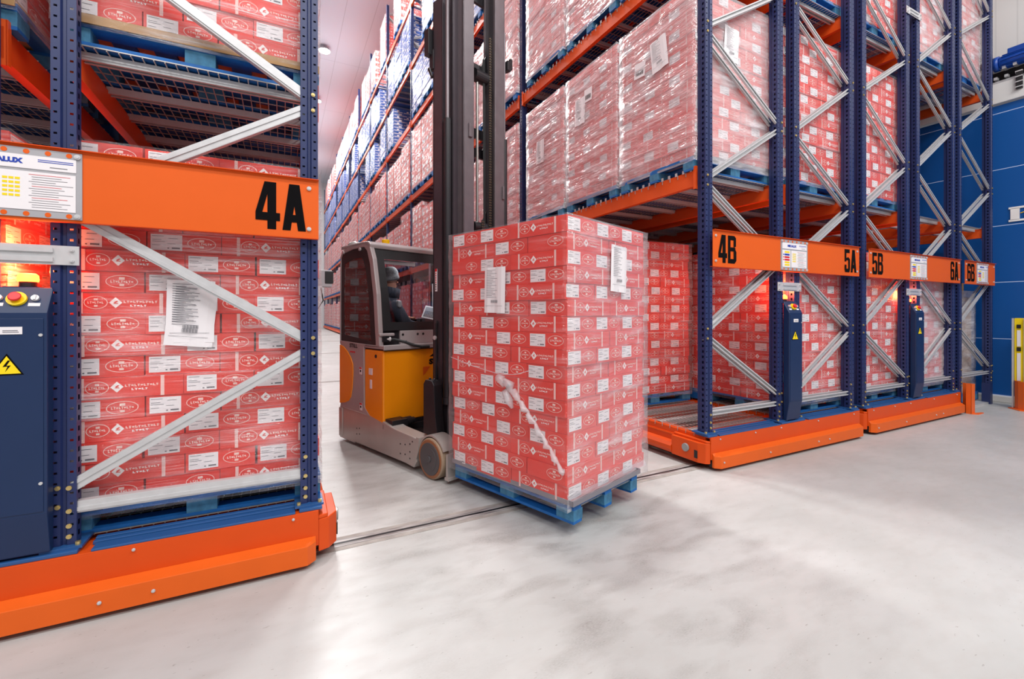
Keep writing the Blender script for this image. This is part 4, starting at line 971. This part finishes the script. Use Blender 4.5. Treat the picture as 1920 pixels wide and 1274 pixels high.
# ledge, bulkhead under the windscreen
mb = MB(); mb.box(-1.18, -0.79, 0.0, TW, 1.070, 1.105, 'truckgrey'); mb.box(-0.80, -0.78, -0.005, TW, 1.062, 1.110, 'truckgrey'); mb.build('ledge', tr, bevel=0.006)
mb = MB(); mb.box(-0.93, -0.90, 0.25, TW-0.02, 1.105, 1.245, 'truckgrey'); mb.box(-0.98, -0.93, 0.02, TW-0.02, 1.105, 1.30, 'castblack')
bh = mb.build('bulkhead', tr, bevel=0.004)
mb = MB()
for y in (0.28, 0.46, 0.53, 0.80, 0.95): mb.cyl((y, 1.205), 0, 0.013, -0.902, -0.897, 'black', 14)
for y in (0.32, 0.66, 1.0): mb.cyl((y, 1.135), 0, 0.007, -0.902, -0.897, 'black', 10)
mb.build('bolt_hole', bh)
mb = MB(); mb.tube([(-0.88, 0.09, 1.165), (-0.86, 0.16, 1.16), (-0.80, 0.24, 1.135), (-0.76, 0.32, 1.10), (-0.74, 0.40, 1.08), (-0.75, 0.50, 1.078)], 0.015, 'rubber', 10); mb.tube([(-0.885, 0.05, 1.17), (-0.875, 0.12, 1.165)], 0.022, 'galv', 12); mb.box(-0.93, -0.86, 0.03, 0.10, 1.14, 1.19, 'castblack'); mb.box(-0.895, -0.875, 0.03, 0.05, 1.155, 1.175, 'red'); mb.build('hydraulic_hose', tr, smooth=False)
mb = MB(); mb.box(-0.92, -0.87, 0.0, 0.17, 1.195, 1.225, 'truckgrey'); mb.build('handle', tr, bevel=0.01)
# cab: side frames with glazing
OUT = [(-1.755, 1.08), (-1.755, 1.60), (-1.745, 2.06), (-1.70, 2.12), (-1.45, 2.165), (-1.17, 2.165), (-1.08, 2.13), (-1.01, 1.98), (-0.93, 1.62), (-0.875, 1.08)]
MID = [(-1.735, 1.12), (-1.735, 1.60), (-1.725, 2.04), (-1.69, 2.085), (-1.45, 2.115), (-1.20, 2.115), (-1.135, 2.07), (-1.075, 1.93), (-1.005, 1.60), (-0.955, 1.10)]
INN = [(-1.665, 1.19), (-1.675, 1.60), (-1.66, 1.93), (-1.64, 1.975), (-1.45, 2.01), (-1.26, 2.01), (-1.215, 1.98), (-1.16, 1.86), (-1.10, 1.58), (-1.055, 1.14)]
for y0 in (0.0, TW-0.05):
    mb = MB(); mb.ring(OUT, MID, 1, y0, y0+0.05, 'truckgrey'); cf = mb.build('cab_frame', tr, bevel=0.01, fix=True)
    yy = y0+0.006 if y0 == 0 else y0+0.036
    mb = MB(); mb.ring(MID, INN, 1, yy, yy+0.010, 'black'); mb.build('window_border', cf, fix=True)
    mb = MB(); mb.prism(INN, 1, yy+0.003, yy+0.007, 'glassdark'); mb.build('window_pane', cf)
# roof
mb = MB(); mb.box(-1.73, -1.15, 0.0, TW, 2.135, 2.175, 'truckgrey'); mb.prism([(-1.17, 2.175), (-1.10, 2.165), (-1.06, 2.13), (-1.07, 2.09), (-1.12, 2.11), (-1.17, 2.125)], 1, 0.0, TW, 'truckgrey')
rf = mb.build('cab_roof', tr, bevel=0.012, fix=True)
mb = MB(); mb.box(-1.70, -1.2, 0.05, TW-0.05, 2.10, 2.13, 'black'); mb.build('roof_lining', rf)
mb = MB(); mb.cyl((-1.28, 0.30), 2, 0.042, 2.175, 2.235, 'amber', 20); mb.build('beacon', rf, bevel=0.008)
mb = MB(); mb.tube([(-1.62, 0.12, 2.17), (-1.62, 0.12, 2.20), (-1.62, 0.12, 2.225)], [0.085, 0.08, 0.05], 'greylens', 20); mb.build('work_lamp', rf, smooth=True)
mb = MB()
for x in (-1.66, -1.28): mb.tube([(x, -0.01, 2.10), (x, 0.02, 2.10)], 0.017, 'galv', 12)
mb.build('window_hinge', rf)
# windscreen, sloping back from the bulkhead
def wsc(y, z, d=0.0):
    t = (z-1.10)/(2.12-1.10); return (-0.89-0.20*t+d-0.03*math.sin(t*PI)*-1, y, z)
mb = MB()
def wq(y0, y1, z0, z1, mat, d=0.0, nz=6):
    for k in range(nz):
        a, b = z0+(z1-z0)*k/nz, z0+(z1-z0)*(k+1)/nz; mb.face([wsc(y0,a,d), wsc(y1,a,d), wsc(y1,b,d), wsc(y0,b,d)], mat)
wq(0.05, 0.15, 1.25, 2.13, 'black'); wq(TW-0.15, TW-0.05, 1.25, 2.13, 'black'); wq(0.15, TW-0.15, 1.25, 1.335, 'black', 0, 1); wq(0.15, TW-0.15, 1.99, 2.13, 'black', 0, 1)
ws = mb.build('windscreen_frame', tr)
mb = MB(); wq(0.15, TW-0.15, 1.335, 1.99, 'glass', 0.0); mb.build('windscreen', ws)
mb = MB(); mb.box(-1.10, -1.08, 0.17, 0.55, 1.945, 1.985, 'truckgrey'); mb.build('sun_visor', ws)
# interior
mb = MB(); mb.box(-1.74, -0.95, 0.06, TW-0.06, 0.70, 0.73, 'black'); mb.box(-1.74, -1.70, 0.05, TW-0.05, 1.10, 2.1, 'glassdark'); mb.box(-1.745, -1.735, 0.05, TW-0.05, 1.10, 1.35, 'seat'); mb.build('cab_interior', tr)
mb = MB(); mb.box(-1.56, -1.12, 0.15, 0.61, 0.93, 1.045, 'seat'); mb.prism([(0.06, 0.98), (0.17, 0.98), (0.145, 1.45), (0.12, 1.70), (0.07, 1.70), (0.055, 1.45)], 0, -1.56, -1.12, 'seat'); mb.build('driver_seat', tr, bevel=0.03, fix=True)
mb = MB(); mb.box(-1.07, -1.0, 0.22, 0.52, 1.245, 1.29, 'seat'); mb.build('armrest', tr, bevel=0.015)
mb = MB(); mb.prism([(0.84, 0.75), (TW-0.05, 0.75), (TW-0.05, 1.42), (0.92, 1.36), (0.84, 1.2)], 0, -1.6, -1.0, 'castblack')
mb.box(-1.30, -1.26, 0.93, 1.15, 1.40, 1.78, 'greyplate'); mb.box(-1.262, -1.255, 0.98, 1.13, 1.42, 1.58, 'paper')
for y in (1.02, 1.08): mb.cyl((y, 1.50), 0, 0.02, -1.257, -1.25, 'inkdark', 12)
mb.build('control_console', tr, bevel=0.006, fix=True)
mb = MB(); a_ = Matrix.Translation((-1.12, 0.76, 1.36)) @ Matrix.Rotation(math.radians(-24), 4, 'X') @ Matrix.Rotation(math.radians(25), 4, 'Z'); mb.M = a_; mb.box(-0.10, 0.10, -0.008, 0.008, 0, 0.15, 'paper'); mb.box(-0.085, 0.085, -0.0095, -0.008, 0.015, 0.135, 'greyplate')
for k in range(4):
    for c in range(7): mb.box(-0.078+c*0.023, -0.06+c*0.023, -0.0105, -0.0095, 0.02+k*0.018, 0.033+k*0.018, 'ink')
mb.build('keyboard_terminal', tr)
mb = MB(); mb.cyl((-1.22, 0.80), 2, 0.09, 1.30, 1.315, 'black', 24); mb.tube([(-1.28, 0.76, 1.31), (-1.28, 0.76, 1.36)], 0.016, 'black', 10); mb.build('steering_wheel', tr, fix=True)
# mast: three nested pairs of channels
def channel(mb, x0, x1, y0, y1, z0, z1, mat, open_):
    t = 0.016
    mb.box(x0, x1, y0 if open_ > 0 else y1-t, y0+t if open_ > 0 else y1, z0, z1, mat); mb.box(x0, x0+t*1.4, y0, y1, z0, z1, mat); mb.box(x1-t*1.4, x1, y0, y1, z0, z1, mat)
YC = 0.62
stages = [('outer_mast', -0.32, -0.17, 0.378, 0.28, 0.12, 4.35, 'darkmetal'), ('middle_mast', -0.25, -0.09, 0.325, 0.235, 0.16, 4.9, 'darkmetal'), ('inner_mast', -0.18, -0.01, 0.265, 0.135, 0.20, 5.3, 'mastgrey')]
for nm, xa_, xb_, ro, ri, z0, z1, mt in stages:
    mb = MB()
    channel(mb, xa_, xb_, YC-ro, YC-ri, z0, z1, mt, 1); channel(mb, xa_, xb_, YC+ri, YC+ro, z0, z1, mt, -1)
    sp = mb.build(nm, tr, bevel=0.004, fix=True)
    mb = MB()
    zs = {'outer_mast': (0.2, 3.0), 'middle_mast': (0.35, 3.16, 4.5), 'inner_mast': (2.2, 3.75, 5.1)}[nm]
    for z in zs:
        xm = xa_+0.03; P = []
        mb.box(xm, xm+0.03, YC-ri, YC+ri, z, z+0.09, 'castblack')
        mb.prism([(YC-ri, z+0.09), (YC-ri+0.08, z+0.09), (YC-ri, z+0.24)], 0, xm+0.005, xm+0.02, 'castblack'); mb.prism([(YC+ri, z+0.09), (YC+ri-0.08, z+0.09), (YC+ri, z+0.24)], 0, xm+0.005, xm+0.02, 'castblack')
    mb.build('cross_member', sp, fix=True)
mb = MB(); mb.box(-0.035, 0.008, YC-0.205, YC-0.165, 3.05, 3.18, 'mastgrey'); mb.box(-0.035, 0.008, YC+0.225, YC+0.25, 2.55, 2.68, 'mastgrey'); mb.build('slide_stop', tr, bevel=0.006)
for y, r in ((YC-0.36, 0.036), (YC+0.36, 0.036)):
    mb = MB(); mb.tube([(-0.12, y, 0.62), (-0.12, y, 3.2)], r, 'castblack', 18); mb.tube([(-0.12, y, 3.2), (-0.12, y, 4.3)], 0.018, 'mastgrey', 12); mb.tube([(-0.12, y, 0.60), (-0.12, y, 0.66)], r*1.25, 'castblack', 18); mb.tube([(-0.12, y+0.01, 0.14), (-0.12, y+0.01, 0.62)], 0.011, 'mastgrey', 8); mb.build('lift_cylinder', tr)
mb = MB(); mb.tube([(-0.11, YC-0.01, 0.3), (-0.11, YC-0.01, 2.16)], 0.035, 'castblack', 16); mb.tube([(-0.11, YC-0.01, 2.16), (-0.11, YC-0.01, 3.7)], 0.014, 'steelrod', 10); mb.tube([(-0.11, YC-0.07, 2.26), (-0.11, YC+0.09, 2.26)], 0.05, 'castblack', 20); mb.tube([(-0.11, YC-0.06, 3.72), (-0.11, YC+0.1, 3.72)], 0.06, 'castblack', 20); mb.build('free_lift_cylinder', tr)
for y in (YC+0.015, YC+0.115):
    mb = MB(); z = 1.2 if y < YC+0.05 else 2.25; top = 2.3 if y < YC+0.05 else 4.1
    while z < top: mb.box(-0.065, -0.05, y-0.014, y-0.004, z, z+0.013, 'chain'); mb.box(-0.065, -0.05, y+0.004, y+0.014, z, z+0.013, 'chain'); mb.box(-0.062, -0.053, y-0.012, y+0.012, z+0.014, z+0.024, 'castblack'); z += 0.025
    mb.build('lift_chain', tr)
mb = MB()
for d in (0, 0.014): mb.tube([(-0.09, YC+0.06+d, 2.2), (-0.09, YC+0.055+d, 3.0), (-0.09, YC+0.05+d, 3.9)], 0.006, 'rubber', 6)
mb.build('mast_hose', tr)
mb = MB(); mb.prism([(-0.29, 0.33), (-0.15, 0.33), (-0.15, 0.25), (-0.06, 0.25), (-0.11, 0.5), (-0.13, 0.78), (-0.16, 0.82), (-0.26, 0.82), (-0.29, 0.78)], 1, 0.115, 0.205, 'castblack')
mb.box(-0.36, -0.12, 0.205, TW-0.205, 0.16, 0.30, 'castblack'); mb.prism([(-0.37, 0.33), (-0.15, 0.33), (-0.15, 0.25), (-0.10, 0.25), (-0.13, 0.78), (-0.18, 0.82), (-0.34, 0.82), (-0.37, 0.78)], 1, TW-0.205, TW-0.09, 'castblack')
for x in (-0.25, -0.18): mb.cyl((x, 0.16), 2, 0.012, 0.82, 0.835, 'castblack', 8)
mb.build('reach_carriage', tr, bevel=0.008, fix=True)
mb = MB(); mb.tube([(-0.26, 0.24, 1.35), (-0.24, 0.225, 1.33), (-0.24, 0.22, 1.20), (-0.25, 0.23, 1.02), (-0.24, 0.22, 0.95), (-0.25, 0.23, 0.80)], 0.014, 'castblack', 8); mb.tube([(-0.24, 0.20, 1.2), (-0.24, 0.215, 1.2)], 0.02, 'galv', 12); mb.build('mast_bracket', tr)
mb = MB(); mb.box(-0.28, -0.25, YC-0.3815, YC-0.3785, 1.63, 1.84, 'paper')
mb.box(-0.28, -0.25, YC-0.3825, YC-0.3815, 1.815, 1.84, 'red')
for k in range(8): mb.box(-0.272, -0.260, YC-0.3825, YC-0.3815, 1.645+k*0.021, 1.657+k*0.021, 'red' if k > 2 else 'inkdark')
mb.build('mast_sticker', tr)
mb = MB(); mb.box(-0.40, -0.33, 0.20, 0.27, 3.86, 4.10, 'castblack'); mb.box(-0.36, -0.30, 0.23, 0.28, 3.72, 3.9, 'castblack'); mb.tube([(-0.36, 0.23, 3.74), (-0.34, 0.25, 3.66), (-0.31, 0.27, 3.70)], 0.02, 'castblack', 8); mb.build('valve_block', tr, bevel=0.006)
mb = MB(); mb.box(-0.15, -0.08, 1.0, 1.05, 3.92, 4.02, 'castblack'); mb.box(-0.12, -0.09, 1.05, 1.08, 3.95, 4.06, 'castblack'); mb.build('mast_guide', tr, bevel=0.005)
l_ = bpy.data.lights.new('cab_fill_light', 'AREA'); l_.size = 0.25; l_.energy = 5; lo_ = bpy.data.objects.new('cab_fill_light', l_); COL.objects.link(lo_); lo_.parent = tr; lo_.location = (-1.35, 0.62, 2.08)  # fill light added under the cab roof to brighten the driver
# fork carriage and forks
mb = MB(); mb.box(0.00, 0.035, YC-0.32, YC+0.32, 0.22, 0.34, 'castblack'); mb.box(0.00, 0.035, YC-0.32, YC+0.32, 0.62, 0.72, 'castblack'); mb.box(-0.08, 0.03, YC-0.13, YC-0.10, 0.22, 0.9, 'castblack'); mb.box(-0.08, 0.03, YC+0.10, YC+0.13, 0.22, 0.9, 'castblack')
for y in (-0.34, -0.12, 0.12, 0.34): mb.box(0.035, 0.055, YC+y*0.95-0.01, YC+y*0.95+0.01, 0.5, 1.55, 'castblack')
mb.box(0.03, 0.055, YC-0.34, YC+0.34, 1.53, 1.56, 'castblack'); mb.build('fork_carriage', tr, bevel=0.004)
LYC = 0.46
for dy in (-0.19, 0.19):
    mb = MB(); y = LYC+dy; mb.prism([(0.05, 0.118), (1.28, 0.128), (1.33, 0.138), (1.28, 0.142), (0.11, 0.16), (0.10, 0.7), (0.05, 0.7)], 1, y-0.055, y+0.055, 'castblack'); mb.build('fork', tr, bevel=0.004, fix=True)

# ------------------------------------------------------------------ the carried load
def tw(u, v): return (TO[0]+u*math.cos(TH)-v*math.sin(TH), TO[1]+u*math.sin(TH)+v*math.cos(TH))
lx, ly = tw(0.25+LX/2, 0.03+LY/2)
fl = load('tall coral-red carton load on a blue pallet held by the reach truck forks', (lx, ly, 0.082), TH, 17, sides=('-y', '+x'), flm='film_clear', seed=4, tray=True, top=True, poff=(0.02, -0.075))
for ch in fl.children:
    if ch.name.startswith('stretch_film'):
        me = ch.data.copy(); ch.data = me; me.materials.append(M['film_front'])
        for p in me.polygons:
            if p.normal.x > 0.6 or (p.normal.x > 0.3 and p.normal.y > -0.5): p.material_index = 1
put_sheet(fl, '-y', -0.06, PH+1.22, 0.02); put_sheet(fl, '+x', 0.08, PH+1.37, 0.04)
# film gathered in a twisted tail on the left face, and pulled over the tray at the front
mb = MB(); P = []; n = 26
for i in range(n):
    t = i/(n-1); x = -0.02+0.60*t**0.9; z = 0.78-0.58*t**1.1-(0.0 if t > .1 else 0.03)
    P.append((x+0.010*math.sin(i*1.9), -LY/2-0.030-0.006*math.sin(i*2.7), z+PH+0.012*math.sin(i*2.3)))
mb.tube(P, [max(0.006, (0.034 if i < 7 else 0.022)*(0.75+0.35*math.sin(i*2.1))) for i in range(n)], 'film_knot', 9); mb.build('film_tail', fl, smooth=True)
mb = MB(); P = [(0.10, -LY/2-0.028, 0.72+PH), (0.06, -LY/2-0.03, 0.66+PH), (0.10, -LY/2-0.034, 0.60+PH), (0.13, -LY/2-0.03, 0.55+PH)]
mb.tube(P, [0.02, 0.028, 0.03, 0.01], 'film_knot', 9); mb.tube([(-0.58, -LY/2-0.02, 0.86+PH), (-0.3, -LY/2-0.024, 0.81+PH), (0.0, -LY/2-0.026, 0.775+PH), (0.16, -LY/2-0.026, 0.79+PH), (0.4, -LY/2-0.024, 0.86+PH)], 0.003, 'film_knot', 6); mb.build('film_knot', fl, smooth=True)
mb = MB(); rnd = random.Random(3); nx_, ny_ = 16, 4; P = []
for i in range(nx_+1):
    for j in range(ny_+1): P.append((0.555+0.050*j/ny_, -0.50+1.0*i/nx_, PH+0.13-0.115*(j/ny_)**0.8+rnd.uniform(-.006,.006)))
mb.faces(P, [(i*(ny_+1)+j, (i+1)*(ny_+1)+j, (i+1)*(ny_+1)+j+1, i*(ny_+1)+j+1) for i in range(nx_) for j in range(ny_)], 'film_heavy'); mb.build('film_skirt', fl, smooth=True)

# ------------------------------------------------------------------ the driver, seated sideways, looking towards the mast
def skin_obj(name, verts, edges, mat, parent, sub=2, root=0):
    me = bpy.data.meshes.new(name); me.from_pydata([v[:3] for v in verts], edges, []); me.materials.append(M[mat])
    o = link(name, me, parent); sk = o.modifiers.new('skin', 'SKIN'); sk.use_smooth_shade = True; sk.branch_smoothing = 0.4
    lay = me.skin_vertices[0] if me.skin_vertices else None
    if lay is None:
        bm = bmesh.new(); bm.from_mesh(me); bm.verts.layers.skin.new(); bm.to_mesh(me); bm.free(); lay = me.skin_vertices[0]
    for i, v in enumerate(verts):
        r = v[3]; lay.data[i].radius = r if isinstance(r, tuple) else (r, r); lay.data[i].use_root = (i == root)
    s2 = o.modifiers.new('sub', 'SUBSURF'); s2.levels = sub; s2.render_levels = sub
    return o
# local axes: x to the driver's right (towards the camera side), y forward, z up; origin on the seat
dx, dy = tw(-1.34, 0.31)
pr = thing('person', 'truck driver in dark jacket and grey knit cap seated sideways inside the cab', 'person', (dx, dy, 1.045), TH)
V = [(0, 0.02, 0.08, 0.13), (0, 0.0, 0.26, 0.125), (0, 0.02, 0.44, 0.14), (0, 0.035, 0.545, 0.075), (0, 0.065, 0.62, 0.055),      # 0-4 pelvis..neck
     (0.17, 0.03, 0.49, 0.062), (0.22, 0.13, 0.28, 0.05), (0.12, 0.30, 0.24, 0.038), (0.07, 0.355, 0.262, 0.028),               # 5-8 right arm
     (-0.17, 0.03, 0.49, 0.062), (-0.22, 0.14, 0.29, 0.05), (-0.12, 0.28, 0.30, 0.038), (-0.07, 0.335, 0.325, 0.028),           # 9-12 left arm
     (0.10, 0.06, 0.07, 0.092), (0.12, 0.44, 0.07, 0.062), (0.12, 0.46, -0.10, 0.055), (0.12, 0.43, -0.33, 0.042), (0.12, 0.52, -0.36, 0.036),
     (-0.10, 0.06, 0.07, 0.092), (-0.12, 0.44, 0.07, 0.062), (-0.12, 0.46, -0.10, 0.055), (-0.12, 0.43, -0.33, 0.042), (-0.12, 0.52, -0.36, 0.036)]
Ed = [(0,1),(1,2),(2,3),(3,4),(2,5),(5,6),(6,7),(7,8),(2,9),(9,10),(10,11),(11,12),(0,13),(13,14),(14,15),(15,16),(16,17),(0,18),(18,19),(19,20),(20,21),(21,22)]
# fingers and thumbs, each its own chain rooted in the palm
for hand, (hx, hy, hz, sx) in ((8, (0.07, 0.355, 0.262, -1)), (12, (-0.07, 0.335, 0.325, 1))):
    pal = len(V); V.append((hx-0.005*sx, hy+0.04, hz-0.002, 0.024)); Ed.append((hand, pal))
    for k, ln in enumerate((0.062, 0.070, 0.066, 0.052)):
        fx = hx+(k-1.5)*0.019; a = len(V)
        V.append((fx, hy+0.065, hz+0.004, 0.0095)); V.append((fx, hy+0.065+ln*0.5, hz+0.006, 0.0088)); V.append((fx, hy+0.065+ln*0.8, hz-0.018, 0.008))
        Ed.extend([(pal, a), (a, a+1), (a+1, a+2)])
    a = len(V); V.append((hx+0.032*sx, hy+0.04, hz+0.006, 0.0105)); V.append((hx+0.040*sx, hy+0.07, hz-0.002, 0.009)); Ed.extend([(pal, a), (a, a+1)])
# head: cranium, jaw, nose as part of the same body surface
hd = len(V); V += [(0, 0.085, 0.685, (0.068, 0.078)), (0, 0.075, 0.755, (0.078, 0.095)), (0, 0.072, 0.82, (0.062, 0.075)), (0, 0.128, 0.668, (0.036, 0.03)), (0, 0.176, 0.722, (0.012, 0.014)), (0, 0.158, 0.745, (0.014, 0.012)),
      (0.076, 0.065, 0.735, (0.012, 0.02)), (-0.076, 0.065, 0.735, (0.012, 0.02))]
Ed += [(4, hd), (hd, hd+1), (hd+1, hd+2), (hd, hd+3), (hd+1, hd+5), (hd+5, hd+4), (hd+1, hd+6), (hd+1, hd+7)]
bd = skin_obj('body', V, Ed, 'skin', pr)
# jacket over trunk and arms
J = [(0, 0.02, 0.05, 0.155), (0, 0.0, 0.26, 0.155), (0, 0.02, 0.43, 0.165), (0, 0.04, 0.54, 0.09), (0, 0.055, 0.60, 0.078),
     (0.175, 0.03, 0.475, 0.085), (0.225, 0.13, 0.27, 0.072), (0.13, 0.285, 0.238, 0.056), (0.085, 0.335, 0.257, 0.044),
     (-0.175, 0.03, 0.475, 0.085), (-0.225, 0.14, 0.28, 0.072), (-0.13, 0.265, 0.295, 0.056), (-0.085, 0.315, 0.318, 0.044)]
jk = skin_obj('jacket', J, [(0,1),(1,2),(2,3),(3,4),(2,5),(5,6),(6,7),(7,8),(2,9),(9,10),(10,11),(11,12)], 'cloth', pr)
T = [(0, 0.0, 0.08, 0.14), (0.10, 0.06, 0.07, 0.105), (0.12, 0.44, 0.07, 0.078), (0.12, 0.46, -0.10, 0.068), (0.12, 0.43, -0.29, 0.056), (-0.10, 0.06, 0.07, 0.105), (-0.12, 0.44, 0.07, 0.078), (-0.12, 0.46, -0.10, 0.068), (-0.12, 0.43, -0.29, 0.056)]
skin_obj('trousers', T, [(0,1),(1,2),(2,3),(3,4),(0,5),(5,6),(6,7),(7,8)], 'trouser', pr)
for sx in (0.12, -0.12): skin_obj('boot', [(sx, 0.42, -0.24, 0.058), (sx, 0.43, -0.335, 0.055), (sx, 0.50, -0.345, 0.046), (sx, 0.56, -0.352, 0.036)], [(0,1),(1,2),(2,3)], 'black', pr)
# cap: lathe-like knitted dome with a rolled brim
mb = MB(); P = []; ns = 24; prof = [(0.0, 0.905), (0.045, 0.898), (0.075, 0.875), (0.095, 0.835), (0.100, 0.795), (0.104, 0.790), (0.107, 0.765), (0.102, 0.742), (0.094, 0.745)]
for (r, z) in prof:
    for k in range(ns):
        a = 2*PI*k/ns; t = -0.12*math.sin(a)*(r)*1.6
        P.append((r*0.92*math.cos(a), 0.066+r*1.08*math.sin(a), z-t*0.9))
mb.faces(P, [(i*ns+k, i*ns+(k+1) % ns, (i+1)*ns+(k+1) % ns, (i+1)*ns+k) for i in range(len(prof)-1) for k in range(ns)], 'knit'); mb.build('knit_cap', pr, smooth=True)
mb = MB()
for sx in (0.032, -0.032): mb.tube([(sx, 0.150, 0.748), (sx, 0.160, 0.748)], [0.012, 0.006], 'inkdark', 10)
mb.build('eye', pr)
mb = MB(); mb.box(-0.02, 0.02, 0.148, 0.160, 0.690, 0.694, 'red'); mb.build('mouth', pr)
mb = MB()   # high collar standing open at the throat
Cc = [math.radians(d) for d in range(-235, 56, 20)]
for i in range(len(Cc)-1):
    a, b = Cc[i], Cc[i+1]; q = lambda t, r, z: (r*math.cos(t), 0.06+r*1.08*math.sin(t)+(0.03 if math.sin(t) > 0.3 else 0), z-0.02*math.sin(t))
    mb.face([q(a, 0.088, 0.55), q(b, 0.088, 0.55), q(b, 0.104, 0.665), q(a, 0.104, 0.665)], 'cloth')
cl = mb.build('collar', jk, smooth=True); so_ = cl.modifiers.new('solid', 'SOLIDIFY'); so_.thickness = 0.012
mb = MB(); mb.box(0.19, 0.272, 0.02, 0.07, 0.44, 0.52, 'greyplate'); bdg = mb.build('shoulder_patch', jk, bevel=0.02)
